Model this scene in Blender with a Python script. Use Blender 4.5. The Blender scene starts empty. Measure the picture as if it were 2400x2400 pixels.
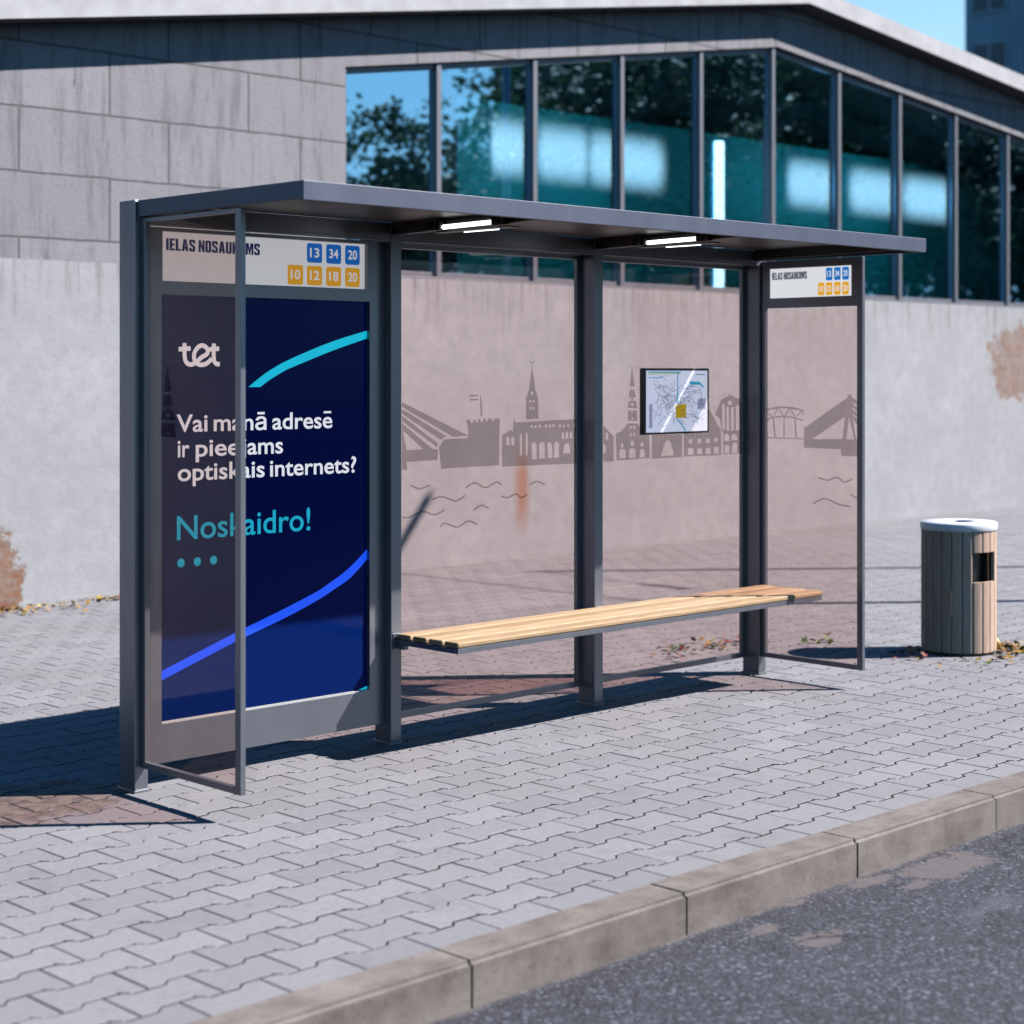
# geometry of the printed skyline on the glass (metres, in the plane of each pane)
PANE1=[[[(1.575,1.628),(2.013,1.456),(2.012,1.452),(1.911,1.451),(1.575,1.604)]],[[(1.575,1.595),(1.871,1.453),(1.849,1.45),(1.831,1.436),(1.575,1.571)]],[[(1.575,1.563),(1.813,1.42),(1.805,1.402),(1.575,1.536)]],[[(1.575,1.527),(1.769,1.398),(1.779,1.393),(1.811,1.391),(1.81,1.338),(1.607,1.336),(1.611,1.296),(1.575,1.297)],[(1.584,1.489),(1.715,1.394),(1.607,1.393)]],[[(2.004,1.534),(2.029,1.533),(2.033,1.519),(2.05,1.518),(2.054,1.533),(2.068,1.533),(2.071,1.52),(2.083,1.521),(2.086,1.536),(2.1,1.537),(2.103,1.522),(2.117,1.522),(2.121,1.537),(2.137,1.537),(2.14,1.523),(2.151,1.524),(2.155,1.537),(2.179,1.538),(2.182,1.525),(2.198,1.525),(2.201,1.537),(2.238,1.537),(2.233,1.297),(1.833,1.294),(1.818,1.401),(1.853,1.44),(2.015,1.442),(2.018,1.469)]],[[(2.097,1.658),(2.103,1.658),(2.112,1.618),(2.116,1.549),(2.104,1.549)]],[[(2.023,1.659),(2.088,1.658),(2.088,1.651),(2.023,1.65)]],[[(2.027,1.638),(2.088,1.639),(2.088,1.631),(2.027,1.629)]],[[(2.253,1.455),(2.279,1.459),(2.313,1.476),(2.332,1.467),(2.338,1.533),(2.343,1.538),(2.349,1.514),(2.805,1.523),(2.805,1.286),(2.253,1.289)],[(2.285,1.439),(2.307,1.441),(2.307,1.397),(2.285,1.398)],[(2.321,1.439),(2.332,1.442),(2.341,1.434),(2.342,1.397),(2.322,1.398)],[(2.382,1.453),(2.398,1.454),(2.398,1.342),(2.382,1.342)],[(2.426,1.456),(2.433,1.459),(2.44,1.455),(2.441,1.342),(2.426,1.342)],[(2.47,1.32),(2.469,1.4),(2.478,1.406),(2.487,1.408),(2.496,1.406),(2.505,1.4),(2.505,1.319)],[(2.526,1.322),(2.524,1.395),(2.533,1.405),(2.546,1.409),(2.558,1.405),(2.567,1.393),(2.567,1.322)],[(2.59,1.322),(2.588,1.398),(2.603,1.406),(2.62,1.395),(2.624,1.322)],[(2.638,1.322),(2.636,1.398),(2.655,1.407),(2.674,1.396),(2.673,1.323)],[(2.706,1.343),(2.713,1.379),(2.723,1.393),(2.734,1.396),(2.746,1.392),(2.754,1.379),(2.762,1.341)],[(2.693,1.421),(2.695,1.453),(2.703,1.456),(2.713,1.451),(2.714,1.419)],[(2.724,1.421),(2.726,1.456),(2.735,1.459),(2.744,1.454),(2.745,1.421)],[(2.754,1.422),(2.757,1.452),(2.767,1.455),(2.777,1.45),(2.777,1.42)],[(2.462,1.496),(2.47,1.499),(2.477,1.496),(2.477,1.483),(2.462,1.483)],[(2.49,1.495),(2.497,1.498),(2.505,1.495),(2.505,1.482),(2.49,1.483)],[(2.523,1.497),(2.53,1.5),(2.537,1.497),(2.537,1.484),(2.523,1.484)],[(2.567,1.497),(2.574,1.5),(2.582,1.497),(2.582,1.484),(2.567,1.484)],[(2.597,1.496),(2.604,1.499),(2.612,1.495),(2.612,1.482),(2.597,1.483)],[(2.625,1.498),(2.633,1.501),(2.64,1.497),(2.64,1.485),(2.625,1.485)],[(2.674,1.495),(2.682,1.498),(2.689,1.495),(2.689,1.482),(2.674,1.482)],[(2.704,1.494),(2.712,1.498),(2.719,1.494),(2.719,1.481),(2.704,1.482)],[(2.736,1.497),(2.744,1.5),(2.751,1.497),(2.751,1.484),(2.736,1.484)],[(2.783,1.495),(2.791,1.498),(2.798,1.494),(2.798,1.481),(2.783,1.482)]],[[(2.428,1.645),(2.44,1.648),(2.438,1.662),(2.45,1.681),(2.47,1.793),(2.475,1.793),(2.496,1.681),(2.509,1.665),(2.506,1.648),(2.517,1.648),(2.52,1.53),(2.428,1.528)],[(2.483,1.663),(2.481,1.657),(2.475,1.654),(2.469,1.654),(2.463,1.657),(2.461,1.663),(2.463,1.668),(2.469,1.672),(2.475,1.672),(2.481,1.668)],[(2.451,1.628),(2.457,1.63),(2.464,1.628),(2.464,1.616),(2.451,1.616)],[(2.476,1.626),(2.483,1.629),(2.489,1.626),(2.489,1.615),(2.476,1.615)],[(2.452,1.591),(2.458,1.594),(2.465,1.591),(2.465,1.579),(2.452,1.58)],[(2.474,1.591),(2.481,1.594),(2.487,1.591),(2.487,1.579),(2.474,1.579)]],[[(2.455,1.829),(2.473,1.816),(2.494,1.83),(2.49,1.833),(2.473,1.821),(2.46,1.832)]],[[(2.471,1.816),(2.475,1.816),(2.475,1.794),(2.47,1.793)]],[[(1.634,1.219),(1.639,1.215),(1.649,1.21),(1.66,1.204),(1.673,1.2),(1.688,1.197),(1.704,1.198),(1.721,1.201),(1.738,1.206),(1.753,1.209),(1.763,1.213),(1.76,1.219),(1.749,1.218),(1.734,1.214),(1.717,1.21),(1.701,1.207),(1.688,1.206),(1.677,1.208),(1.665,1.212),(1.655,1.217),(1.646,1.222),(1.638,1.225)]],[[(1.772,1.141),(1.782,1.142),(1.795,1.145),(1.81,1.149),(1.826,1.151),(1.841,1.151),(1.856,1.148),(1.874,1.141),(1.893,1.134),(1.912,1.128),(1.931,1.125),(1.949,1.127),(1.965,1.133),(1.979,1.14),(1.991,1.147),(1.999,1.152),(1.993,1.158),(1.983,1.154),(1.972,1.148),(1.958,1.141),(1.944,1.136),(1.93,1.134),(1.915,1.136),(1.898,1.142),(1.879,1.149),(1.86,1.156),(1.842,1.16),(1.824,1.16),(1.806,1.157),(1.79,1.154),(1.777,1.15),(1.769,1.147)]],[[(1.576,1.065),(1.581,1.063),(1.589,1.061),(1.599,1.06),(1.611,1.06),(1.625,1.061),(1.64,1.065),(1.658,1.07),(1.676,1.077),(1.694,1.082),(1.71,1.084),(1.725,1.082),(1.74,1.078),(1.755,1.072),(1.772,1.067),(1.789,1.064),(1.806,1.067),(1.823,1.071),(1.839,1.077),(1.853,1.082),(1.861,1.087),(1.857,1.093),(1.846,1.091),(1.833,1.085),(1.818,1.08),(1.802,1.075),(1.788,1.074),(1.774,1.075),(1.76,1.08),(1.744,1.086),(1.727,1.091),(1.709,1.093),(1.69,1.09),(1.671,1.085),(1.652,1.079),(1.635,1.073),(1.621,1.07),(1.61,1.069),(1.599,1.069),(1.59,1.07),(1.583,1.072),(1.576,1.071)]],[[(1.831,1.004),(1.836,1.007),(1.84,1.011),(1.845,1.015),(1.851,1.018),(1.859,1.019),(1.871,1.016),(1.887,1.01),(1.906,1.002),(1.926,0.996),(1.945,0.994),(1.962,0.997),(1.978,1.004),(1.992,1.012),(2.006,1.018),(2.017,1.021),(2.03,1.019),(2.043,1.014),(2.057,1.008),(2.069,1.002),(2.079,0.999),(2.083,1.004),(2.075,1.009),(2.063,1.015),(2.048,1.022),(2.032,1.027),(2.016,1.029),(2.0,1.026),(1.985,1.019),(1.971,1.011),(1.957,1.005),(1.943,1.002),(1.928,1.005),(1.91,1.01),(1.892,1.017),(1.874,1.024),(1.859,1.027),(1.847,1.026),(1.837,1.022),(1.831,1.017),(1.827,1.012),(1.824,1.009)]],[[(2.001,1.189),(2.011,1.192),(2.022,1.198),(2.036,1.204),(2.05,1.208),(2.062,1.21),(2.074,1.207),(2.088,1.201),(2.103,1.193),(2.119,1.186),(2.137,1.183),(2.155,1.185),(2.173,1.191),(2.19,1.199),(2.206,1.204),(2.217,1.207),(2.224,1.206),(2.23,1.204),(2.235,1.199),(2.24,1.195),(2.245,1.193),(2.252,1.197),(2.25,1.201),(2.245,1.205),(2.238,1.211),(2.228,1.215),(2.215,1.217),(2.2,1.213),(2.184,1.207),(2.167,1.2),(2.15,1.194),(2.136,1.192),(2.123,1.195),(2.109,1.201),(2.094,1.209),(2.079,1.216),(2.062,1.219),(2.046,1.217),(2.03,1.212),(2.015,1.206),(2.003,1.2),(1.996,1.196)]],[[(2.053,1.074),(2.062,1.076),(2.074,1.082),(2.086,1.087),(2.099,1.092),(2.109,1.094),(2.118,1.092),(2.129,1.089),(2.14,1.084),(2.149,1.079),(2.157,1.077),(2.162,1.082),(2.156,1.087),(2.146,1.091),(2.135,1.097),(2.122,1.101),(2.108,1.103),(2.094,1.101),(2.08,1.096),(2.066,1.09),(2.055,1.084),(2.048,1.08)]],[[(2.244,1.138),(2.249,1.135),(2.258,1.131),(2.268,1.128),(2.28,1.125),(2.292,1.124),(2.306,1.126),(2.319,1.13),(2.333,1.135),(2.345,1.139),(2.354,1.14),(2.36,1.138),(2.366,1.134),(2.373,1.128),(2.381,1.122),(2.392,1.119),(2.403,1.12),(2.415,1.124),(2.425,1.128),(2.433,1.132),(2.438,1.136),(2.433,1.141),(2.426,1.14),(2.418,1.136),(2.408,1.132),(2.399,1.129),(2.393,1.128),(2.388,1.129),(2.382,1.134),(2.375,1.14),(2.366,1.146),(2.354,1.149),(2.34,1.147),(2.327,1.143),(2.313,1.139),(2.301,1.134),(2.291,1.133),(2.282,1.133),(2.272,1.136),(2.263,1.139),(2.254,1.142),(2.248,1.144)]],[[(2.453,1.183),(2.462,1.185),(2.473,1.189),(2.486,1.194),(2.498,1.197),(2.509,1.198),(2.52,1.197),(2.533,1.193),(2.546,1.187),(2.557,1.182),(2.566,1.18),(2.571,1.186),(2.563,1.19),(2.552,1.195),(2.538,1.201),(2.524,1.205),(2.509,1.207),(2.494,1.206),(2.48,1.202),(2.466,1.197),(2.455,1.193),(2.448,1.189)]]]
PANE2=[[[(3.018,1.485),(3.101,1.426),(3.103,1.286),(3.018,1.288)],[(3.04,1.443),(3.05,1.446),(3.057,1.439),(3.058,1.408),(3.038,1.407)],[(3.02,1.384),(3.032,1.381),(3.041,1.362),(3.04,1.335),(3.02,1.334)]],[[(3.119,1.438),(3.166,1.451),(3.218,1.492),(3.301,1.491),(3.337,1.448),(3.397,1.425),(3.4,1.295),(3.126,1.29)],[(3.152,1.303),(3.151,1.346),(3.176,1.355),(3.201,1.343),(3.201,1.302)],[(3.23,1.301),(3.23,1.347),(3.253,1.355),(3.282,1.345),(3.282,1.301)],[(3.318,1.301),(3.319,1.341),(3.337,1.35),(3.359,1.34),(3.361,1.301)],[(3.162,1.361),(3.164,1.38),(3.172,1.389),(3.18,1.38),(3.183,1.362)],[(3.242,1.368),(3.244,1.39),(3.253,1.397),(3.265,1.388),(3.268,1.368)],[(3.325,1.361),(3.328,1.382),(3.337,1.388),(3.347,1.38),(3.348,1.362)],[(3.232,1.475),(3.24,1.478),(3.249,1.474),(3.249,1.461),(3.232,1.462)],[(3.262,1.476),(3.27,1.479),(3.279,1.475),(3.279,1.462),(3.262,1.463)],[(3.233,1.435),(3.242,1.438),(3.25,1.435),(3.25,1.422),(3.233,1.422)],[(3.262,1.435),(3.27,1.438),(3.279,1.434),(3.279,1.421),(3.262,1.421)]],[[(3.22,1.563),(3.292,1.562),(3.299,1.503),(3.216,1.505)],[(3.25,1.521),(3.257,1.523),(3.263,1.521),(3.263,1.513),(3.25,1.514)],[(3.246,1.559),(3.251,1.561),(3.256,1.559),(3.256,1.552),(3.246,1.552)]],[[(3.216,1.576),(3.225,1.615),(3.284,1.615),(3.296,1.574)],[(3.269,1.594),(3.267,1.589),(3.26,1.586),(3.252,1.586),(3.245,1.589),(3.243,1.595),(3.245,1.6),(3.252,1.603),(3.26,1.603),(3.267,1.599)]],[[(3.227,1.634),(3.232,1.677),(3.27,1.677),(3.283,1.634)]],[[(3.236,1.693),(3.247,1.786),(3.255,1.786),(3.274,1.694)]],[[(3.244,1.628),(3.263,1.628),(3.265,1.618),(3.242,1.618)]],[[(3.238,1.801),(3.252,1.793),(3.274,1.802),(3.271,1.804),(3.252,1.797),(3.241,1.804)]],[[(3.25,1.792),(3.253,1.792),(3.254,1.787),(3.249,1.787)]],[[(3.419,1.423),(3.679,1.421),(3.679,1.292),(3.419,1.29)],[(3.497,1.302),(3.517,1.357),(3.534,1.381),(3.554,1.393),(3.575,1.38),(3.591,1.355),(3.606,1.304)]],[[(3.693,1.426),(3.911,1.421),(3.911,1.573),(3.989,1.479),(4.029,1.433),(4.034,1.291),(3.693,1.294)],[(3.731,1.304),(3.731,1.337),(3.755,1.341),(3.779,1.335),(3.779,1.302)],[(3.814,1.303),(3.814,1.334),(3.835,1.338),(3.857,1.333),(3.857,1.301)],[(3.888,1.302),(3.888,1.335),(3.91,1.338),(3.932,1.333),(3.932,1.301)],[(3.964,1.302),(3.964,1.338),(3.985,1.342),(4.005,1.337),(4.005,1.301)],[(3.739,1.389),(3.755,1.394),(3.77,1.388),(3.77,1.366),(3.739,1.367)],[(3.817,1.388),(3.833,1.394),(3.848,1.388),(3.848,1.365),(3.817,1.366)],[(3.892,1.388),(3.908,1.393),(3.924,1.387),(3.924,1.365),(3.892,1.366)],[(3.966,1.39),(3.982,1.395),(3.998,1.389),(3.998,1.367),(3.966,1.368)]],[[(3.97,1.527),(4.034,1.616),(4.097,1.635),(4.11,1.651),(4.124,1.635),(4.197,1.617),(4.226,1.586),(4.226,1.294),(4.05,1.296),(4.047,1.424),(4.032,1.438),(4.025,1.492),(4.003,1.515)],[(4.038,1.588),(4.062,1.588),(4.065,1.437),(4.041,1.441)],[(4.079,1.576),(4.101,1.567),(4.104,1.433),(4.079,1.433)],[(4.121,1.567),(4.146,1.569),(4.149,1.432),(4.121,1.432)],[(4.165,1.578),(4.197,1.58),(4.201,1.43),(4.167,1.431)],[(4.134,1.594),(4.13,1.586),(4.119,1.581),(4.105,1.581),(4.094,1.586),(4.09,1.594),(4.094,1.602),(4.105,1.607),(4.119,1.607),(4.13,1.602)],[(4.061,1.372),(4.061,1.406),(4.083,1.417),(4.106,1.402),(4.106,1.371)],[(4.124,1.376),(4.128,1.405),(4.151,1.416),(4.178,1.398),(4.178,1.375)],[(4.061,1.302),(4.062,1.344),(4.083,1.352),(4.106,1.34),(4.106,1.3)],[(4.128,1.3),(4.133,1.353),(4.155,1.363),(4.178,1.352),(4.178,1.298)]]]
SIDE=[[[(-0.035,1.548),(-0.047,1.549),(-0.065,1.553),(-0.085,1.556),(-0.105,1.559),(-0.121,1.562),(-0.134,1.563),(-0.146,1.563),(-0.157,1.563),(-0.168,1.563),(-0.179,1.563),(-0.192,1.562),(-0.204,1.561),(-0.217,1.56),(-0.229,1.558),(-0.241,1.557),(-0.253,1.555),(-0.265,1.552),(-0.278,1.549),(-0.288,1.547),(-0.296,1.547),(-0.299,1.555),(-0.292,1.558),(-0.281,1.56),(-0.269,1.563),(-0.256,1.566),(-0.244,1.568),(-0.231,1.57),(-0.219,1.571),(-0.206,1.572),(-0.193,1.573),(-0.18,1.574),(-0.169,1.574),(-0.157,1.575),(-0.146,1.575),(-0.133,1.574),(-0.12,1.573),(-0.102,1.571),(-0.082,1.567),(-0.062,1.564),(-0.044,1.56),(-0.032,1.557)]],[[(-0.035,1.49),(-0.043,1.492),(-0.052,1.496),(-0.063,1.5),(-0.076,1.504),(-0.09,1.507),(-0.106,1.508),(-0.125,1.51),(-0.144,1.511),(-0.163,1.511),(-0.18,1.511),(-0.193,1.511),(-0.203,1.51),(-0.213,1.509),(-0.223,1.507),(-0.234,1.505),(-0.247,1.503),(-0.261,1.5),(-0.275,1.497),(-0.287,1.494),(-0.296,1.494),(-0.298,1.5),(-0.29,1.503),(-0.278,1.505),(-0.264,1.508),(-0.25,1.511),(-0.236,1.514),(-0.225,1.515),(-0.215,1.517),(-0.205,1.518),(-0.193,1.519),(-0.18,1.519),(-0.163,1.519),(-0.144,1.519),(-0.124,1.518),(-0.105,1.517),(-0.088,1.515),(-0.073,1.512),(-0.059,1.508),(-0.048,1.504),(-0.038,1.5),(-0.032,1.496)]],[[(-0.033,1.387),(-0.3,1.387),(-0.301,1.393),(-0.034,1.394)]],[[(-0.08,1.505),(-0.089,1.395),(-0.1,1.396),(-0.09,1.506)]],[[(-0.156,1.509),(-0.156,1.395),(-0.166,1.395),(-0.166,1.509)]],[[(-0.235,1.504),(-0.242,1.395),(-0.253,1.396),(-0.245,1.504)]],[[(-0.033,1.533),(-0.076,1.512),(-0.08,1.518),(-0.037,1.538)]],[[(-0.092,1.516),(-0.116,1.559),(-0.108,1.562),(-0.085,1.519)]],[[(-0.119,1.558),(-0.153,1.519),(-0.159,1.522),(-0.126,1.561)]],[[(-0.171,1.519),(-0.2,1.558),(-0.194,1.561),(-0.164,1.522)]],[[(-0.204,1.556),(-0.235,1.516),(-0.242,1.519),(-0.211,1.56)]],[[(-0.25,1.515),(-0.289,1.544),(-0.284,1.549),(-0.245,1.52)]],[[(-0.288,1.544),(-0.295,1.525),(-0.302,1.527),(-0.295,1.546)]],[[(-0.304,1.453),(-0.605,1.632),(-0.6,1.65),(-0.613,1.644),(-0.628,1.654),(-0.632,1.632),(-0.671,1.614),(-0.671,1.301),(-0.563,1.3),(-0.556,1.338),(-0.301,1.339)],[(-0.362,1.39),(-0.584,1.522),(-0.569,1.396)],[(-0.594,1.395),(-0.615,1.52),(-0.647,1.396)],[(-0.638,1.602),(-0.668,1.588),(-0.668,1.578),(-0.638,1.595)],[(-0.638,1.572),(-0.668,1.556),(-0.668,1.547),(-0.638,1.564)],[(-0.641,1.537),(-0.668,1.521),(-0.668,1.512),(-0.643,1.529)],[(-0.635,1.523),(-0.668,1.475),(-0.668,1.399),(-0.661,1.398)]],[[(-0.398,1.169),(-0.406,1.166),(-0.419,1.162),(-0.435,1.159),(-0.451,1.156),(-0.466,1.155),(-0.481,1.158),(-0.496,1.163),(-0.51,1.168),(-0.522,1.172),(-0.532,1.173),(-0.54,1.171),(-0.548,1.166),(-0.557,1.159),(-0.567,1.152),(-0.579,1.149),(-0.592,1.151),(-0.607,1.156),(-0.621,1.161),(-0.632,1.166),(-0.64,1.171),(-0.637,1.177),(-0.628,1.175),(-0.616,1.169),(-0.603,1.164),(-0.59,1.16),(-0.58,1.159),(-0.572,1.161),(-0.565,1.166),(-0.556,1.173),(-0.546,1.179),(-0.534,1.182),(-0.52,1.181),(-0.506,1.177),(-0.492,1.171),(-0.479,1.167),(-0.466,1.165),(-0.453,1.165),(-0.438,1.168),(-0.423,1.171),(-0.41,1.175),(-0.401,1.176)]],[[(-0.367,1.018),(-0.379,1.022),(-0.394,1.03),(-0.412,1.039),(-0.43,1.046),(-0.446,1.049),(-0.463,1.047),(-0.481,1.042),(-0.5,1.035),(-0.519,1.028),(-0.538,1.022),(-0.557,1.019),(-0.578,1.017),(-0.597,1.015),(-0.613,1.014),(-0.624,1.014),(-0.626,1.021),(-0.615,1.023),(-0.598,1.025),(-0.58,1.026),(-0.56,1.028),(-0.541,1.031),(-0.524,1.036),(-0.505,1.043),(-0.485,1.051),(-0.466,1.056),(-0.446,1.058),(-0.426,1.055),(-0.407,1.047),(-0.388,1.038),(-0.373,1.03),(-0.363,1.024)]],[[(-0.619,1.086),(-0.621,1.083),(-0.626,1.08),(-0.631,1.077),(-0.636,1.074),(-0.642,1.071),(-0.647,1.069),(-0.653,1.066),(-0.659,1.065),(-0.664,1.063),(-0.668,1.063),(-0.671,1.07),(-0.668,1.072),(-0.664,1.073),(-0.658,1.075),(-0.653,1.077),(-0.648,1.079),(-0.643,1.081),(-0.638,1.085),(-0.633,1.088),(-0.628,1.09),(-0.625,1.091)]]]
import bpy, bmesh, math, random
from mathutils import Vector, Matrix
random.seed(7)
R = math.radians
scene = bpy.context.scene
COL = scene.collection

# ------------------------------------------------------------------ helpers
def link(o):
    COL.objects.link(o); return o

def wloc(o):
    v = Vector((0, 0, 0))
    while o:
        v += o.location; o = o.parent
    return v

def thing(name, label, cat, loc=(0, 0, 0), group=None):
    o = bpy.data.objects.new(name, None); link(o)
    o.location = loc; o.empty_display_size = .2
    o['label'] = label; o['category'] = cat
    if group: o['group'] = group
    return o

def tag(o, label=None, cat=None, group=None, kind=None):
    if label: o['label'] = label
    if cat: o['category'] = cat
    if group: o['group'] = group
    if kind: o['kind'] = kind
    return o

def finish(name, bm, mats, parent=None, smooth=False, bevel=0):
    me = bpy.data.meshes.new(name)
    bm.normal_update()
    bm.to_mesh(me); bm.free()
    return mesh_obj(name, me, mats, parent, smooth, bevel)

def mesh_obj(name, me, mats, parent=None, smooth=False, bevel=0):
    if not isinstance(mats, (list, tuple)): mats = [mats]
    for m in mats: me.materials.append(m)
    if parent is not None:
        me.transform(Matrix.Translation(-wloc(parent)))
    if smooth:
        for p in me.polygons: p.use_smooth = True
    o = bpy.data.objects.new(name, me); link(o)
    if parent is not None: o.parent = parent
    if bevel:
        b = o.modifiers.new('bevel', 'BEVEL'); b.width = bevel; b.segments = 2; b.limit_method = 'ANGLE'; b.angle_limit = R(40)
        b.harden_normals = False
    return o

def box(bm, x0, x1, y0, y1, z0, z1, mi=0):
    v = [bm.verts.new(p) for p in ((x0,y0,z0),(x1,y0,z0),(x1,y1,z0),(x0,y1,z0),(x0,y0,z1),(x1,y0,z1),(x1,y1,z1),(x0,y1,z1))]
    for f in ((3,2,1,0),(4,5,6,7),(0,1,5,4),(1,2,6,5),(2,3,7,6),(3,0,4,7)):
        bm.faces.new([v[i] for i in f]).material_index = mi
    return v

def prism(bm, poly, axis, a0, a1, mi=0):
    """extrude 2-D polygon along an axis; poly in the remaining two axes (order x,z / y,z / x,y)"""
    def P(p, a):
        return {'y': (p[0], a, p[1]), 'x': (a, p[0], p[1]), 'z': (p[0], p[1], a)}[axis]
    A = [bm.verts.new(P(p, a0)) for p in poly]; B = [bm.verts.new(P(p, a1)) for p in poly]
    n = len(poly)
    fs = [bm.faces.new(A), bm.faces.new(B[::-1])]
    for i in range(n):
        fs.append(bm.faces.new((A[i], B[i], B[(i+1) % n], A[(i+1) % n])))
    for f in fs: f.material_index = mi
    bmesh.ops.recalc_face_normals(bm, faces=fs)

def cyl(bm, p0, p1, r0, r1=None, seg=16, mi=0, cap=True, smooth=True):
    r1 = r0 if r1 is None else r1
    p0 = Vector(p0); p1 = Vector(p1); d = (p1-p0).normalized()
    a = d.orthogonal().normalized(); b = d.cross(a)
    A = []; B = []
    for i in range(seg):
        t = 2*math.pi*i/seg; w = a*math.cos(t)+b*math.sin(t)
        A.append(bm.verts.new(p0+w*r0)); B.append(bm.verts.new(p1+w*r1))
    for i in range(seg):
        f = bm.faces.new((A[i], A[(i+1) % seg], B[(i+1) % seg], B[i])); f.smooth = smooth; f.material_index = mi
    if cap:
        bm.faces.new(A[::-1]).material_index = mi; bm.faces.new(B).material_index = mi

# ------------------------------------------------------------------ materials
DB = 0
ALB, EXPO = .39, 1.4        # overall reflectance level and the exposure it goes with
class N:
    def __init__(s, name):
        s.m = bpy.data.materials.new(name); s.m.use_nodes = True
        s.t = s.m.node_tree; s.t.nodes.clear()
        s.out = s.n('ShaderNodeOutputMaterial')
    def n(s, typ, **kw):
        nd = s.t.nodes.new(typ)
        for k, v in kw.items(): setattr(nd, k, v)
        return nd
    def l(s, a, b): s.t.links.new(a, b)
    def pos(s): return s.n('ShaderNodeNewGeometry').outputs['Position']
    def noise(s, vec, scale, detail=4, rough=.55, dist=0):
        nd = s.n('ShaderNodeTexNoise'); nd.inputs['Scale'].default_value = scale
        nd.inputs['Detail'].default_value = detail; nd.inputs['Roughness'].default_value = rough
        nd.inputs['Distortion'].default_value = dist
        s.l(vec, nd.inputs['Vector']); return nd.outputs['Fac']
    def mapping(s, vec, sc=(1, 1, 1), rot=(0, 0, 0), loc=(0, 0, 0)):
        nd = s.n('ShaderNodeMapping'); nd.inputs['Scale'].default_value = sc
        nd.inputs['Rotation'].default_value = rot; nd.inputs['Location'].default_value = loc
        s.l(vec, nd.inputs['Vector']); return nd.outputs['Vector']
    def ramp(s, fac, stops):
        nd = s.n('ShaderNodeValToRGB'); e = nd.color_ramp.elements
        while len(e) < len(stops): e.new(.5)
        for i, (p, c) in enumerate(stops):
            e[i].position = p
            e[i].color = (c, c, c, 1) if isinstance(c, (int, float)) else (*c, 1)
        s.l(fac, nd.inputs['Fac']); return nd.outputs['Color']
    def mix(s, fac, a, b, mode='MIX'):
        nd = s.n('ShaderNodeMix', data_type='RGBA', blend_type=mode)
        for k, v in ((0, fac), (6, a), (7, b)):
            if hasattr(v, 'is_output'): s.l(v, nd.inputs[k])
            elif k == 0: nd.inputs[0].default_value = v
            else: nd.inputs[k].default_value = (*v, 1)
        return nd.outputs[2]
    def math(s, op, a, b=0, clamp=False):
        nd = s.n('ShaderNodeMath', operation=op); nd.use_clamp = clamp
        for k, v in ((0, a), (1, b)):
            if hasattr(v, 'is_output'): s.l(v, nd.inputs[k])
            else: nd.inputs[k].default_value = v
        return nd.outputs[0]
    def sep(s, vec):
        nd = s.n('ShaderNodeSeparateXYZ'); s.l(vec, nd.inputs[0]); return nd.outputs
    def comb(s, x, y, z):
        nd = s.n('ShaderNodeCombineXYZ')
        for k, v in enumerate((x, y, z)):
            if hasattr(v, 'is_output'): s.l(v, nd.inputs[k])
            else: nd.inputs[k].default_value = v
        return nd.outputs[0]
    def schlick(s, f0, extra=0):
        g = s.n('ShaderNodeNewGeometry')
        d = s.n('ShaderNodeVectorMath', operation='DOT_PRODUCT'); s.l(g.outputs['Incoming'], d.inputs[0]); s.l(g.outputs['Normal'], d.inputs[1])
        v = s.math('POWER', s.math('SUBTRACT', 1.0, s.math('ABSOLUTE', d.outputs['Value'])), 5)
        return s.math('ADD', s.math('MULTIPLY', v, 1-f0-extra), f0+extra, True)
    def blob(s, vec, c, r, warp, amount=1.0, edge=.25):
        """mask of an irregular patch: 1 inside an ellipsoid of radii r about c, edge broken by noise"""
        x = s.mapping(vec, (1/r[0], 1/r[1], 1/r[2]), (0, 0, 0), (-c[0]/r[0], -c[1]/r[1], -c[2]/r[2]))
        nd = s.n('ShaderNodeVectorMath', operation='LENGTH'); s.l(x, nd.inputs[0])
        d = s.math('ADD', nd.outputs['Value'], s.math('MULTIPLY', s.math('SUBTRACT', warp, .5), amount*2))
        return s.math('DIVIDE', s.math('SUBTRACT', 1.0, d), edge, True)
    def bump(s, h, strength=.3, dist=.01):
        nd = s.n('ShaderNodeBump'); nd.inputs['Strength'].default_value = strength; nd.inputs['Distance'].default_value = dist
        s.l(h, nd.inputs['Height']); return nd.outputs['Normal']
    def bsdf(s, color, rough=.5, metal=0, normal=None, spec=.5, **kw):
        b = s.n('ShaderNodeBsdfPrincipled')
        kw = dict(kw); alb = kw.pop('alb', ALB)
        if hasattr(color, 'is_output'): color = s.mix(1, color, (alb, alb, alb), 'MULTIPLY')
        else: color = tuple(x*alb for x in color)
        if 'Emission Strength' in kw: kw['Emission Strength'] = kw['Emission Strength']/2**EXPO
        for k, v in (('Base Color', color), ('Roughness', rough), ('Metallic', metal), ('Specular IOR Level', spec)) + tuple(kw.items()):
            if hasattr(v, 'is_output'): s.l(v, b.inputs[k])
            elif isinstance(v, tuple): b.inputs[k].default_value = (*v, 1)
            else: b.inputs[k].default_value = v
        if normal is not None: s.l(normal, b.inputs['Normal'])
        s.l(b.outputs[0], s.out.inputs['Surface']); return b

def plain(name, color, rough=.5, metal=0, var=.06, scale=30, bumpy=0, **kw):
    k = N(name); p = k.pos()
    n = k.noise(p, scale, 3)
    c = k.mix(k.ramp(n, [(.3, 0), (.7, 1)]), tuple(x*(1-var) for x in color), tuple(min(1, x*(1+var)) for x in color))
    rg = k.math('ADD', rough-.05, k.math('MULTIPLY', k.noise(p, scale*.3, 4), .1))
    k.bsdf(c, rg, metal, k.bump(n, bumpy, .002) if bumpy else None, **kw)
    return k.m

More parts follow.
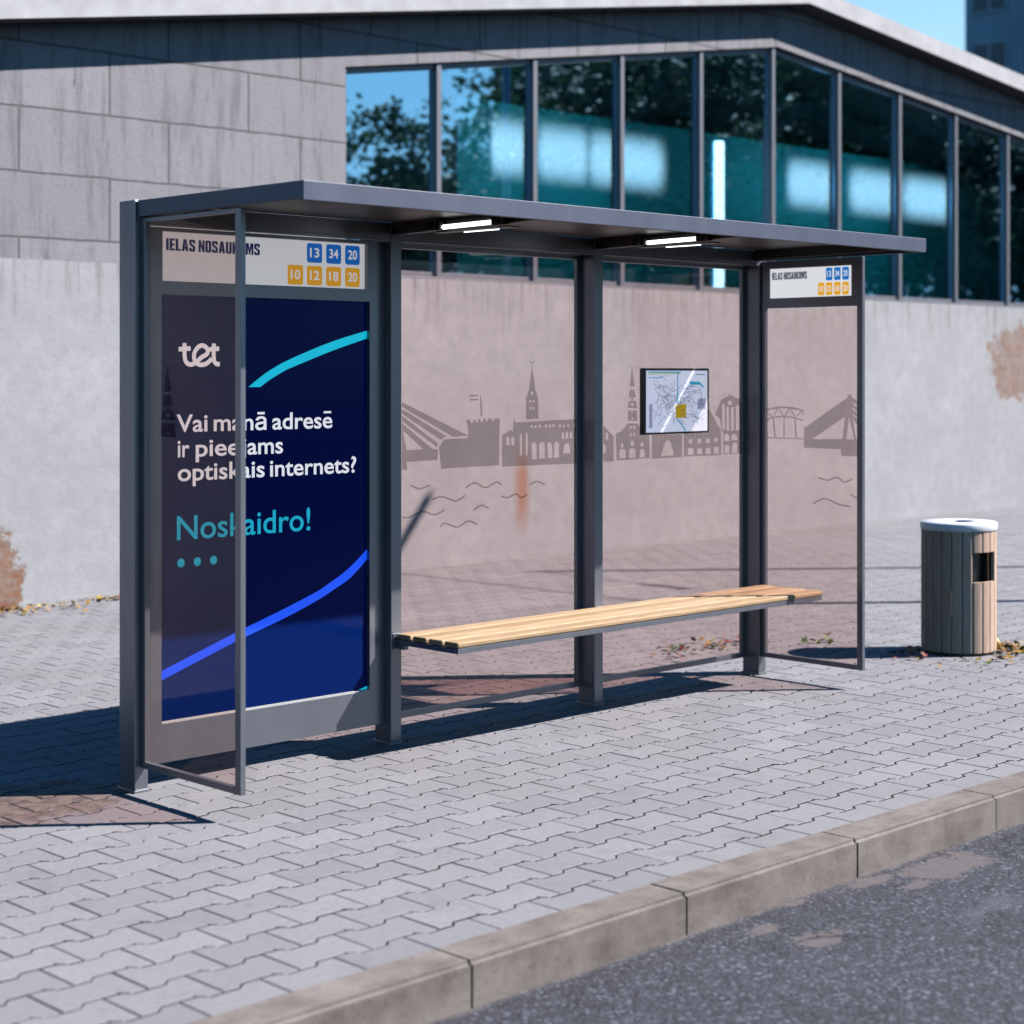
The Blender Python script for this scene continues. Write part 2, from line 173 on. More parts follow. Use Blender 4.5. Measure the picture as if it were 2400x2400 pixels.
def emit_mat(name, base, emission, strength=1., rough=.35):
    k = N(name)
    k.bsdf(base, rough, 0, None, **{'Emission Color': emission, 'Emission Strength': strength})
    return k.m

def paint_metal(name, color, rough=.38, metal=.35, alb=1):
    k = N(name); p = k.pos()
    fine = k.noise(p, 900, 2); big = k.noise(k.mapping(p, (3, 3, .8)), 2.2, 4)
    c = k.mix(k.ramp(big, [(.3, 0), (.75, 1)]), tuple(x*.9 for x in color), tuple(x*1.1 for x in color))
    c = k.mix(k.ramp(fine, [(.35, 0), (.65, .35)]), c, tuple(x*1.5 for x in color))
    rg = k.math('ADD', rough-.07, k.math('MULTIPLY', big, .16))
    k.bsdf(c, rg, metal, k.bump(fine, .05, .001), alb=alb)
    return k.m

M = {}
M['frame'] = paint_metal('anodised_frame', (.148, .155, .178), .32, .65)
M['fascia'] = paint_metal('fascia_paint', (.048, .056, .085), .5, .1)
M['soffit'] = paint_metal('soffit_sheet', (.06, .052, .046), .42, .3)
M['black'] = plain('black_plastic', (.012, .012, .014), .4)
M['steel'] = plain('galvanised_steel', (.55, .56, .58), .35, .8)
M['ledge_glare'] = plain('painted_ledge_glare', (.85, .84, .82), .35)  # sun glare on the metal ledge, put into the colour

def glass_mat(name, tint, ior=1.45, rough=0.0, extra=0.0, film=None):
    k = N(name)
    tr = k.n('ShaderNodeBsdfTransparent'); gl = k.n('ShaderNodeBsdfGlossy')
    gl.inputs['Roughness'].default_value = rough
    p = k.pos()
    smear = k.ramp(k.noise(k.mapping(p, (9, 9, .5)), 3, 5, .6), [(.42, 0), (.78, 1)])
    drip = k.ramp(k.noise(k.mapping(p, (70, 70, .35)), 1.5, 2), [(.66, 0), (.74, 1)])
    tc = k.mix(k.math('MULTIPLY', smear, .05), tint, (.75, .72, .7))
    tc = k.mix(k.math('MULTIPLY', drip, .16), tc, (1, .97, .95))
    k.l(tc, tr.inputs['Color'])
    f = k.schlick(ior, extra)
    mx = k.n('ShaderNodeMixShader'); k.l(f, mx.inputs[0]); k.l(tr.outputs[0], mx.inputs[1]); k.l(gl.outputs[0], mx.inputs[2])
    k.l(mx.outputs[0], k.out.inputs['Surface'])
    return k.m
M['glass'] = glass_mat('tinted_safety_glass', (.925, .838, .815), .014)
k = N('skyline_film'); tr = k.n('ShaderNodeBsdfTransparent'); tr.inputs['Color'].default_value = (.56, .545, .55, 1)
k.l(tr.outputs[0], k.out.inputs['Surface']); M['film'] = k.m

# wood -------------------------------------------------------------
def wood_mat(name, dark, light, axis='x', rough=.55, alb=.66):
    k = N(name); p = k.pos()
    sc = {'x': (1.2, 22, 22), 'z': (14, 14, .9)}[axis]
    g = k.noise(k.mapping(p, sc), 5, 8, .62, .6)
    fine = k.noise(k.mapping(p, tuple(v*4 for v in sc)), 9, 4)
    c = k.mix(k.ramp(g, [(.3, 0), (.72, 1)]), dark, light)
    c = k.mix(k.ramp(fine, [(.3, .35), (.6, 0)]), c, tuple(x*.45 for x in dark))
    at = k.n('ShaderNodeAttribute', attribute_name='var')
    c = k.mix(at.outputs['Fac'], c, k.mix(1, c, (.72, .68, .62), 'MULTIPLY'))
    k.bsdf(c, rough, 0, k.bump(g, .25, .002), spec=.3, alb=alb)
    return k.m
M['bench_wood'] = wood_mat('bench_timber', (.46, .29, .155), (.82, .60, .375), 'x', .5)
M['bin_wood'] = wood_mat('bin_timber', (.78, .50, .37), (1, .74, .57), 'z', .6, .52)

# paving -------------------------------------------------------------
k = N('concrete_paver'); p = k.pos()
at = k.n('ShaderNodeAttribute', attribute_name='var')
base = k.ramp(at.outputs['Fac'], [(0, (.40, .39, .42)), (.5, (.455, .445, .475)), (1, (.51, .50, .53))])
sp = k.noise(p, 190, 4, .75)
base = k.mix(k.ramp(sp, [(.33, .8), (.46, 0)]), base, (.20, .195, .21))
base = k.mix(k.ramp(sp, [(.58, 0), (.72, .6)]), base, (.66, .65, .68))
mid = k.noise(p, 34, 5, .65)
base = k.mix(k.ramp(mid, [(.32, .35), (.6, 0)]), base, (.27, .265, .29))
big = k.noise(p, 1.1, 5, .6)
base = k.mix(k.ramp(big, [(.42, 0), (.72, .42)]), base, (.40, .36, .35))
warp = k.noise(p, 5, 6, .65)
dirt = k.blob(p, (-.52, .22, 0), (.62, .42, 1), warp, .75, .25)
base = k.mix(k.math('MULTIPLY', dirt, .8), base, k.ramp(k.noise(p, 12, 6, .7), [(.38, (.09, .07, .06)), (.6, (.42, .33, .27))]))
d2 = k.ramp(k.noise(p, 9, 3, .5), [(.68, 0), (.76, .5)])
base = k.mix(d2, base, (.26, .25, .265))
d3 = k.noise(p, 2.7, 6, .7, .6)
base = k.mix(k.ramp(d3, [(.55, 0), (.66, .38)]), base, (.30, .285, .295))
base = k.mix(k.ramp(k.noise(p, 55, 2, .5), [(.74, 0), (.78, .7)]), base, (.12, .11, .115))
h = k.math('ADD', k.math('MULTIPLY', sp, .6), mid)
k.bsdf(base, .88, 0, k.bump(h, .35, .003), spec=.25)
M['paver'] = k.m
M['joint'] = plain('joint_dirt', (.035, .033, .036), .95, 0, .3, 60)
M['sand'] = plain('joint_sand', (.03, .028, .03), .95, 0, .4, 60)

# kerb ---------------------------------------------------------------
k = N('kerb_concrete'); p = k.pos()
n1 = k.noise(p, 6, 6, .65); n2 = k.noise(p, 150, 4, .7); n3 = k.noise(k.mapping(p, (1.2, 7, 7)), 2.4, 5)
c = k.mix(k.ramp(n1, [(.3, 0), (.7, 1)]), (.24, .20, .175), (.47, .41, .375))
pit = k.noise(p, 48, 5, .7)
c = k.mix(k.ramp(pit, [(.30, .7), (.40, 0)]), c, (.13, .115, .105))
c = k.mix(k.ramp(n3, [(.5, 0), (.72, .5)]), c, (.50, .44, .41))
c = k.mix(k.ramp(n2, [(.3, .6), (.46, 0)]), c, (.11, .095, .085))
c = k.mix(k.ramp(n2, [(.62, 0), (.74, .45)]), c, (.62, .57, .52))
at = k.n('ShaderNodeAttribute', attribute_name='var')
c = k.mix(at.outputs['Fac'], c, k.mix(1, c, (.86, .85, .84), 'MULTIPLY'))
k.bsdf(c, .88, 0, k.bump(k.math('ADD', n2, n1), .3, .003), spec=.25)
M['kerb'] = k.m

# asphalt --------------------------------------------------------------
k = N('asphalt'); p = k.pos()
vo = k.n('ShaderNodeTexVoronoi'); vo.inputs['Scale'].default_value = 70; k.l(p, vo.inputs['Vector'])
vo2 = k.n('ShaderNodeTexVoronoi'); vo2.inputs['Scale'].default_value = 210; k.l(p, vo2.inputs['Vector'])
ch = k.sep(vo.outputs['Color'])[0]; ch2 = k.sep(vo2.outputs['Color'])[1]
c = k.ramp(ch, [(.0, (.05, .05, .058)), (.55, (.095, .095, .108)), (.84, (.17, .17, .19)), (.95, (.55, .55, .58))])
c = k.mix(.5, c, k.ramp(ch2, [(0, (.03, .03, .036)), (.7, (.10, .10, .118)), (.95, (.46, .46, .49))]))
gap = k.math('MULTIPLY', k.ramp(vo.outputs['Distance'], [(.45, 0), (.75, .75)]), 1)
c = k.mix(gap, c, (.028, .028, .032))
lo = k.noise(p, 1.4, 5, .6)
c = k.mix(k.ramp(lo, [(.35, .3), (.6, 0)]), c, (.05, .05, .055))
c = k.mix(k.ramp(lo, [(.55, 0), (.8, .3)]), c, (.21, .205, .215))
warp = k.math('ADD', k.math('MULTIPLY', k.noise(p, 6, 10, .72), 1.15), k.math('MULTIPLY', k.math('SUBTRACT', ch, .5), .10))
mk = None
for cc, r in (((.85, -2.90, -.141), (.17, .075, 1)), ((.79, -2.70, -.141), (.10, .05, 1)), ((1.9, -2.70, -.141), (.36, .14, 1)), ((1.52, -2.63, -.141), (.22, .05, 1)), ((1.12, -2.60, -.141), (.09, .03, 1)), ((1.62, -2.78, -.141), (.14, .05, 1)), ((3.4, -2.75, -.141), (.5, .12, 1))):
    b = k.blob(p, cc, r, warp, 1.25, .12)
    mk = b if mk is None else k.math('MAXIMUM', mk, b)
tan = k.ramp(k.noise(p, 30, 5, .6), [(.3, (.24, .195, .17)), (.7, (.33, .28, .25))])
c = k.mix(k.math('MULTIPLY', mk, .92), c, tan)
gb = k.blob(p, (1.55, -3.12, -.141), (.25, .1, 1), warp, .8, .6)
c = k.mix(k.math('MULTIPLY', gb, .5), c, (.24, .235, .25))
edge = k.math('MULTIPLY', k.math('SUBTRACT', 1.0, k.math('DIVIDE', k.math('ABSOLUTE', k.math('ADD', k.sep(p)[1], 2.566)), .035), True), k.ramp(k.noise(p, 9, 4), [(.35, .2), (.65, .9)]))
c = k.mix(edge, c, (.36, .31, .26))
rg_ = k.math('ABSOLUTE', k.math('SUBTRACT', k.noise(p, 1.7, 9, .62, .4), .5))
crk = k.math('MULTIPLY', k.ramp(rg_, [(.004, .85), (.013, 0)]), k.ramp(k.noise(p, .9, 3), [(.46, 0), (.54, 1)]))
c = k.mix(crk, c, (.02, .02, .022))
hgt = k.math('MULTIPLY', k.math('SUBTRACT', 1.0, vo.outputs['Distance']), k.math('SUBTRACT', 1.0, mk))
k.bsdf(k.mix(1, c, (.74, .75, .86), 'MULTIPLY'), .8, 0, k.bump(hgt, .6, .004), spec=.35)
M['asphalt'] = k.m
M['earth'] = plain('far_ground', (.16, .155, .15), .95, 0, .3, .2)
k = N('lawn'); p = k.pos()
n = k.noise(p, 3, 6, .7)
k.bsdf(k.ramp(n, [(.3, (.035, .055, .018)), (.7, (.075, .095, .035))]), .95, 0, None, spec=.1); M['lawn'] = k.m

# building walls ----------------------------------------------------------
k = N('board_marked_concrete'); p = k.pos(); s = k.sep(p)
vec = k.comb(s[0], k.math('SUBTRACT', s[2], 2.79), 0)
wob = k.noise(p, 3, 3)
br = k.n('ShaderNodeTexBrick'); br.offset = .41; br.inputs['Scale'].default_value = 1
br.inputs['Brick Width'].default_value = 1.33; br.inputs['Row Height'].default_value = .493
br.inputs['Mortar Size'].default_value = .011; br.inputs['Mortar Smooth'].default_value = .3
br.inputs['Color1'].default_value = (.47, .452, .482, 1); br.inputs['Color2'].default_value = (.545, .525, .555, 1); br.inputs['Mortar'].default_value = (.24, .225, .24, 1)
vw = k.n('ShaderNodeVectorMath', operation='ADD'); k.l(vec, vw.inputs[0]); k.l(k.comb(0, k.math('MULTIPLY', k.math('SUBTRACT', wob, .5), .02), 0), vw.inputs[1])
k.l(vw.outputs[0], br.inputs['Vector'])
c = br.outputs['Color']
stre = k.noise(k.mapping(p, (3.5, 3.5, .45)), 2.6, 7, .7)
c = k.mix(k.ramp(stre, [(.50, 0), (.66, .7)]), c, (.29, .275, .295))
c = k.mix(k.ramp(stre, [(.3, .45), (.45, 0)]), c, (.53, .52, .53))
cr = k.noise(k.mapping(p, (9, 9, .9)), 1.2, 6, .75, 1.2)
c = k.mix(k.ramp(cr, [(.60, 0), (.70, .85)]), c, (.14, .13, .145))
fine = k.noise(p, 40, 5, .6)
c = k.mix(k.ramp(fine, [(.3, .3), (.5, 0)]), c, (.29, .28, .29))
k.bsdf(c, .9, 0, k.bump(k.math('ADD', k.math('MULTIPLY', br.outputs['Fac'], -1.2), k.math('MULTIPLY', fine, .3)), .5, .02), spec=.2)
M['concrete'] = k.m

k = N('weathered_plaster'); p = k.pos(); s = k.sep(p)
c = k.ramp(k.noise(p, 1.3, 6, .62), [(.3, (.64, .63, .655)), (.7, (.80, .79, .815))])
c = k.mix(k.ramp(k.noise(p, 7, 6, .7), [(.35, .7), (.6, 0)]), c, (.60, .59, .615))
drp = k.noise(k.mapping(p, (5, 5, .35)), 2.2, 5, .65)
topm = k.math('MULTIPLY', k.ramp(drp, [(.5, 0), (.68, .8)]), k.math('SUBTRACT', 1.0, k.math('DIVIDE', k.math('SUBTRACT', 2.64, s[2]), .55), True), True)
c = k.mix(topm, c, (.27, .23, .20))
warp = k.noise(p, 4.5, 10, .74)
bm_ = k.math('MAXIMUM', k.blob(p, (2.44, 5.7, -.05), (.25, 3, .70), warp, 1.0, .14), k.math('MULTIPLY', k.blob(p, (17.2, 5.7, 1.92), (.72, 3, .55), warp, 1.1, .16), .8))
bk = k.n('ShaderNodeTexBrick'); bk.inputs['Scale'].default_value = 1; bk.inputs['Brick Width'].default_value = .25; bk.inputs['Row Height'].default_value = .075
bk.inputs['Mortar Size'].default_value = .006; bk.inputs['Color1'].default_value = (.38, .15, .08, 1); bk.inputs['Color2'].default_value = (.48, .23, .13, 1); bk.inputs['Mortar'].default_value = (.42, .27, .19, 1)
k.l(k.comb(s[0], s[2], 0), bk.inputs['Vector'])
bcol = k.mix(k.ramp(k.noise(p, 9, 5, .7), [(.38, .05), (.66, .7)]), bk.outputs['Color'], (.58, .52, .48))
c = k.mix(bm_, c, bcol)
ru = k.blob(p, (7.97, 5.7, .68), (.13, 3, .50), k.noise(k.mapping(p, (6, 6, 1)), 2, 4), .45, .7)
c = k.mix(k.math('MULTIPLY', ru, .75), c, (.62, .27, .15))
k.bsdf(c, .92, 0, k.bump(k.math('SUBTRACT', k.noise(p, 30, 5), k.math('MULTIPLY', bm_, 2.5)), .2, .012), spec=.15)
M['plaster'] = k.m
M['fascia_conc'] = plain('fascia_concrete', (.80, .785, .81), .85, 0, .12, 5)
M['mullion'] = plain('window_mullion', (.36, .37, .42), .45, .3)
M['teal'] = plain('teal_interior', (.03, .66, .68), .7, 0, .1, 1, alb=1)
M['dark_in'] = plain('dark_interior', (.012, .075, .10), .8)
k = N('interior_light'); tc = k.n('ShaderNodeTexCoord'); s = k.sep(tc.outputs['Generated'])
def soft(v, w): 
    d = k.math('SUBTRACT', .5, k.math('ABSOLUTE', k.math('SUBTRACT', v, .5)))
    r_ = k.n('ShaderNodeMapRange'); r_.interpolation_type = 'SMOOTHSTEP'; r_.inputs['From Max'].default_value = w; k.l(d, r_.inputs['Value']); return r_.outputs[0]
em = k.n('ShaderNodeEmission'); em.inputs['Color'].default_value = (1, .95, .96, 1); em.inputs['Strength'].default_value = 6.0/2**EXPO
tr = k.n('ShaderNodeBsdfTransparent'); mx = k.n('ShaderNodeMixShader')
k.l(k.math('MULTIPLY', soft(s[0], .22), soft(s[2], .5)), mx.inputs[0]); k.l(tr.outputs[0], mx.inputs[1]); k.l(em.outputs[0], mx.inputs[2]); k.l(mx.outputs[0], k.out.inputs['Surface'])
M['lamp_in'] = k.m
M['lamp_tube'] = emit_mat('tube_light', (.8, .8, .8), (1, .98, 1), 16.0)
M['lamp_dim'] = emit_mat('dim_tube', (.4, .5, .55), (.25, .5, .6), .5)
k = N('coated_window_glass')
tr = k.n('ShaderNodeBsdfTransparent'); tr.inputs['Color'].default_value = (.53, .75, .83, 1)
gl = k.n('ShaderNodeBsdfGlossy'); gl.inputs['Roughness'].default_value = 0; gl.inputs['Color'].default_value = (.5, .8, 1, 1)
p = k.pos()
mx = k.n('ShaderNodeMixShader'); k.l(k.schlick(.05, .52), mx.inputs[0]); k.l(tr.outputs[0], mx.inputs[1]); k.l(gl.outputs[0], mx.inputs[2])
k.l(mx.outputs[0], k.out.inputs['Surface']); M['win'] = k.m

# ------------------------------------------------------------------ camera
CAM = Vector((-4.1671, -6.5083, 1.7715)); YAW = .7946
cam = bpy.data.cameras.new('camera'); co = bpy.data.objects.new('camera', cam); link(co)
co.location = CAM; co.rotation_euler = (R(90), 0, YAW - R(90))
cam.sensor_width = 36; cam.lens = 4216.74/2400*36
cam.shift_y = -(1200-873.06)/2400
cam.clip_end = 3000; cam.clip_start = .1
cam.dof.use_dof = True; cam.dof.focus_distance = 8.45; cam.dof.aperture_fstop = 2.1
scene.camera = co
scene.cycles.diffuse_bounces = DB

# ------------------------------------------------------------------ light
AZ, EL = R(-39.5), R(43.6)
sv = Vector((math.cos(EL)*math.cos(AZ), math.cos(EL)*math.sin(AZ), math.sin(EL)))
sl = bpy.data.lights.new('sun', 'SUN'); so = bpy.data.objects.new('sun', sl); link(so)
sl.energy = 5.0; sl.angle = R(.5); sl.color = (1, .965, .945)
so.rotation_euler = sv.to_track_quat('Z', 'Y').to_euler(); so.location = (10, -8, 12)
w = bpy.data.worlds.new('World'); scene.world = w; w.use_nodes = True
wt = w.node_tree; wt.nodes.clear()
sky = wt.nodes.new('ShaderNodeTexSky'); sky.sky_type = 'NISHITA'; sky.sun_disc = False
sky.sun_elevation = EL; sky.sun_rotation = math.atan2(sv.x, sv.y)
sky.air_density = 1.2; sky.dust_density = .15; sky.ozone_density = 4.0; sky.altitude = 0
bg = wt.nodes.new('ShaderNodeBackground'); bg.inputs['Strength'].default_value = .05
wo = wt.nodes.new('ShaderNodeOutputWorld')
hs = wt.nodes.new('ShaderNodeHueSaturation'); hs.inputs['Saturation'].default_value = 1.9; hs.inputs['Value'].default_value = .95
wt.links.new(sky.outputs[0], hs.inputs['Color'])
# pale haze low over the horizon
tcn = wt.nodes.new('ShaderNodeTexCoord'); sx = wt.nodes.new('ShaderNodeSeparateXYZ'); wt.links.new(tcn.outputs['Generated'], sx.inputs[0])
mr_ = wt.nodes.new('ShaderNodeMapRange'); mr_.interpolation_type = 'SMOOTHSTEP'
mr_.inputs['From Min'].default_value = .06; mr_.inputs['From Max'].default_value = .42; mr_.inputs['To Min'].default_value = 1; mr_.inputs['To Max'].default_value = 0
wt.links.new(sx.outputs[2], mr_.inputs['Value'])
mxw = wt.nodes.new('ShaderNodeMix'); mxw.data_type = 'RGBA'; wt.links.new(mr_.outputs[0], mxw.inputs[0]); wt.links.new(hs.outputs[0], mxw.inputs[6]); mxw.inputs[7].default_value = (4.6, 7.2, 9.2, 1)
wt.links.new(mxw.outputs[2], bg.inputs[0]); wt.links.new(bg.outputs[0], wo.inputs[0])
vs = scene.view_settings; vs.view_transform = 'Standard'; vs.look = 'None'; vs.exposure = EXPO; vs.gamma = 1

# ------------------------------------------------------------------ ground, road, pavement
bm = bmesh.new(); box(bm, -700, 900, -800, 900, -.6, -.30); tag(finish('ground', bm, M['earth']), kind='structure')
bm = bmesh.new(); box(bm, -80, 140, -9.6, -2.5, -.28, -.141); tag(finish('road', bm, M['asphalt']), kind='structure')
bm = bmesh.new(); box(bm, -80, 140, -60, -9.85, -.28, -.02); tag(finish('verge', bm, M['lawn']), kind='structure')

PX, PY, G, GZ = .277, .1755, .0018, .0062
def paver_outline():
    hl = PX/2-G; W_ = PY/2+.0135-GZ; n_ = PY/2-.0135-GZ; q = PX/4
    top = [(-hl, W_), (-q-.013, W_), (-q+.013, n_), (q-.013, n_), (q+.013, W_), (hl, W_)]
    return [(x, -y) for x, y in top] + [(x, y) for x, y in top[::-1]]
OUT = paver_outline()
verts = []; faces = []; var = []; mids = []
def inset(o, d):
    return [(x-math.copysign(d, x), y-math.copysign(d, y)) for x, y in o]
IN = inset(OUT, .0036)
rng = random.Random(3)
rows = range(-10, 37); n0 = len(OUT)
for r_ in rows:
    cy = -.757 + r_*PY
    if cy < -2.5 or cy > 5.85: continue
    off = .2350 + PX/2 + (PX/2 if r_ % 2 else 0)
    for c_ in range(-32, 96):
        cx = off + c_*PX
        # only as far as could be seen from near the camera
        if cx < -8 or cx > 25: continue
        dz = rng.gauss(0, .0005); tx = rng.gauss(0, .0022); ty = rng.gauss(0, .0022)
        jx = rng.gauss(0, .0006); jy = rng.gauss(0, .0007); rot = rng.gauss(0, .0035)
        b0 = len(verts)
        for ring, z in ((IN, 0), (OUT, -.0028), (OUT, -.024)):
            for x, y in ring:
                verts.append((cx+jx+x-y*rot, cy+jy+y+x*rot, z+dz+x*tx+y*ty))
        v_ = min(1, max(0, rng.gauss(.5, .26)))
        faces.append(tuple(range(b0, b0+n0))); var.append(v_); mids.append(0)
        for k_ in (0, n0):
            for i in range(n0):
                j = (i+1) % n0
                faces.append((b0+k_+i, b0+k_+n0+i, b0+k_+n0+j, b0+k_+j)); var.append(v_*.5); mids.append(0 if k_ == 0 else 1)
me = bpy.data.meshes.new('pavement'); me.from_pydata(verts, [], faces)
a = me.attributes.new('var', 'FLOAT', 'FACE'); a.data.foreach_set('value', var)
me.polygons.foreach_set('material_index', mids)
tag(mesh_obj('pavement', me, [M['paver'], M['joint']]), kind='structure')
bm = bmesh.new(); box(bm, -80, 140, -2.45, 5.8, -.2, -.016); tag(finish('paving_bed', bm, M['sand']), kind='structure')
bm = bmesh.new()
for k_ in range(-8, 26):
    x0 = -.4647+k_; n_v = len(bm.verts); nf = len(bm.faces)
    dz = rng.gauss(0, .0012); dy = rng.gauss(0, .0012)
    vs_ = box(bm, x0+.0048, x0+.9952, -2.566+dy, -2.402, -.26, .004+dz)
    e = {ed for v in vs_[4:] for ed in v.link_edges if all(vv in vs_[4:] for vv in ed.verts)} | {ed for v in (vs_[0], vs_[1]) for ed in v.link_edges if ed.other_vert(v) in vs_[4:]}
    front = [ed for ed in e if vs_[4] in ed.verts and vs_[5] in ed.verts]
    bmesh.ops.bevel(bm, geom=front, offset=.014, segments=3, affect='EDGES')
vv = {}
lay = bm.faces.layers.float.new('var')
for f in bm.faces:
    i = int(math.floor((f.calc_center_median().x+.4647)))
    vv.setdefault(i, rng.random()); f[lay] = vv[i]
tag(finish('kerb', bm, M['kerb']), kind='structure')
bm = bmesh.new(); box(bm, -80, 140, -9.85, -9.6, -.28, .0); tag(finish('far_kerb', bm, M['kerb']), kind='structure')

# ------------------------------------------------------------------ text helper
def text_mesh(body, bold=0, shear=0):
    cu = bpy.data.curves.new('t', 'FONT'); cu.body = body; cu.offset = bold; cu.resolution_u = 5; cu.fill_mode = 'FRONT'; cu.shear = shear
    o = bpy.data.objects.new('t', cu); link(o)
    dg = bpy.context.evaluated_depsgraph_get()
    me = bpy.data.meshes.new_from_object(o.evaluated_get(dg))
    bpy.data.objects.remove(o); bpy.data.curves.remove(cu)
    return me
def text_into(bm, body, x0, x1, zb, cap, y, mi, bold=0, capch='H', place=None):
    me = text_mesh(body, bold); h = text_mesh(capch, bold)
    hz = [v.co.y for v in h.vertices]; ch = max(hz); cl = min(hz)
    xs = [v.co.x for v in me.vertices]; a0, a1 = min(xs), max(xs)
    sx = (x1-x0)/(a1-a0); sz = cap/(ch-cl)
    pl = place or (lambda u, v: (u, y, v))
    vs_ = [bm.verts.new(pl(x0+(v.co.x-a0)*sx, zb+(v.co.y-cl)*sz)) for v in me.vertices]
    for p_ in me.polygons:
        try: bm.faces.new([vs_[i] for i in p_.vertices]).material_index = mi
        except ValueError: pass
    bpy.data.meshes.remove(me); bpy.data.meshes.remove(h)
def quad(bm, pts, mi=0):
    f = bm.faces.new([bm.verts.new(p_) for p_ in pts]); f.material_index = mi; return f
def smooth2(pts, n=6):
    P = [pts[0]]+list(pts)+[pts[-1]]; o = []
    for i in range(1, len(P)-2):
        p0, p1, p2, p3 = P[i-1:i+3]
        for q in range(n):
            t = q/n
            o.append(tuple(.5*(2*p1[j]+(p2[j]-p0[j])*t+(2*p0[j]-5*p1[j]+4*p2[j]-p3[j])*t*t+(3*p1[j]-p0[j]-3*p2[j]+p3[j])*t**3) for j in (0, 1)))
    o.append(tuple(pts[-1])); return o
def strip(bm, top, bot, place, mi):
    A = [bm.verts.new(place(*q)) for q in top]; B = [bm.verts.new(place(*q)) for q in bot]
    for i in range(len(A)-1):
        bm.faces.new((A[i], A[i+1], B[i+1], B[i])).material_index = mi
def ribbon(bm, pts, w, place, mi, cap=True):
    A = []; B = []
    for i, q in enumerate(pts):
        a_ = pts[max(i-1, 0)]; b_ = pts[min(i+1, len(pts)-1)]
        dx, dz = b_[0]-a_[0], b_[1]-a_[1]; l = math.hypot(dx, dz) or 1
        A.append((q[0]-dz/l*w/2, q[1]+dx/l*w/2)); B.append((q[0]+dz/l*w/2, q[1]-dx/l*w/2))
    strip(bm, A, B, place, mi)
def rrect(bm, x0, x1, z0, z1, r, place, mi):
    pts = []
    for cx, cz, a0 in ((x1-r, z1-r, 0), (x0+r, z1-r, 90), (x0+r, z0+r, 180), (x1-r, z0+r, 270)):
        for q in range(5):
            t = R(a0+q*22.5); pts.append((cx+r*math.cos(t), cz+r*math.sin(t)))
    quad(bm, [place(*q) for q in pts], mi)
def poly_film(bm, polys, place):
    """flat polygons with holes -> faces (2-D curve fill)"""
    for poly in polys:
        cu = bpy.data.curves.new('f', 'CURVE'); cu.dimensions = '2D'; cu.fill_mode = 'BOTH'
        for ring in poly:
            sp_ = cu.splines.new('POLY'); sp_.points.add(len(ring)-1); sp_.use_cyclic_u = True
            for i, q in enumerate(ring): sp_.points[i].co = (q[0], q[1], 0, 1)
        o = bpy.data.objects.new('f', cu); link(o)
        dg = bpy.context.evaluated_depsgraph_get()
        me = bpy.data.meshes.new_from_object(o.evaluated_get(dg))
        vs_ = [bm.verts.new(place(v.co.x, v.co.y)) for v in me.vertices]
        for p_ in me.polygons:
            try: bm.faces.new([vs_[i] for i in p_.vertices])
            except ValueError: pass
        bpy.data.objects.remove(o); bpy.data.curves.remove(cu); bpy.data.meshes.remove(me)

# ------------------------------------------------------------------ bus shelter
S = thing('bus_shelter', 'dark grey metal bus shelter with tinted glass walls and a lit advertising panel', 'bus shelter', (2.15, 0, 0))
PXS = (0, 1.417, 2.837, 4.25); PW, PD, H = .066, .12, 2.498
for x in PXS:
    bm = bmesh.new(); box(bm, x, x+PW, 0, PD, .012, H)
    po = finish('post', bm, M['frame'], S, bevel=.004)
    bm = bmesh.new(); box(bm, x-.004, x+PW+.004, -.004, PD+.004, -.02, .012)
    finish('foot_plate', bm, M['steel'], po, bevel=.002)
# roof tray
bm = bmesh.new()
X0, X1, Y0, Y1, Z0, Z1 = .012, 4.25, -1.133, -.002, 2.422, 2.496
box(bm, X0, X1, Y0, Y0+.022, Z0, Z1)                       # front fascia
box(bm, X0, X0+.02, Y0+.022, Y1, Z0+.006, Z1)              # left end
box(bm, X1-.02, X1, Y0+.022, Y1, Z0, Z1)                   # right end
rf = finish('roof', bm, M['fascia'], S, bevel=.002)
bm = bmesh.new(); box(bm, X0+.02, X1-.02, Y0+.022, Y1, 2.484, 2.4935)
finish('roof_sheet', bm, M['soffit'], rf)
for i, x in enumerate(PXS):
    xa, xb = (x+.012, x+.054) if i in (1, 2) else ((.034, .062) if i == 0 else (4.196, 4.228))
    bm = bmesh.new()
    prism(bm, [(-.003, 2.4265), (-1.109, 2.4425), (-1.109, 2.4838), (-.003, 2.4838)], 'x', xa, xb)
    finish('roof_bracket', bm, M['soffit'], S, bevel=.0015)
for i in range(3):
    xa, xb = PXS[i]+PW+.001, PXS[i+1]-.001
    bm = bmesh.new(); box(bm, xa, xb, .002, .118, 2.4105, 2.484); box(bm, xa, xb, .002, .03, 2.396, 2.4105)
    finish('header_beam', bm, M['frame'], S, bevel=.002)
# advertising panel -------------------------------------------------
AX0, AX1, AZ0, AZ1 = .0675, 1.4155, .096, 2.395
OX0, OX1, OZ0, OZ1 = .166, 1.3265, .262, 2.107
SX0, SX1, SZ0, SZ1 = .171, 1.313, 2.1655, 2.379
bm = bmesh.new(); f0, f1 = .05, .165
box(bm, AX0, OX0, f0, f1, AZ0, AZ1); box(bm, OX1, AX1, f0, f1, AZ0, AZ1)
box(bm, OX0, OX1, f0, f1, AZ0, OZ0); box(bm, OX0, OX1, f0, f1, OZ1, SZ0); box(bm, OX0, OX1, f0, f1, SZ1, AZ1)
box(bm, OX0, SX0, f0, f1, SZ0, SZ1); box(bm, SX1, OX1, f0, f1, SZ0, SZ1)
box(bm, OX0, OX1, .09, .16, OZ0, OZ1); box(bm, SX0, SX1, .09, .16, SZ0, SZ1)
AD = finish('advertising_panel', bm, M['frame'], S)
NAVY = (.003, .022, .15)
k = N('poster_print'); p = k.pos(); s = k.sep(p)
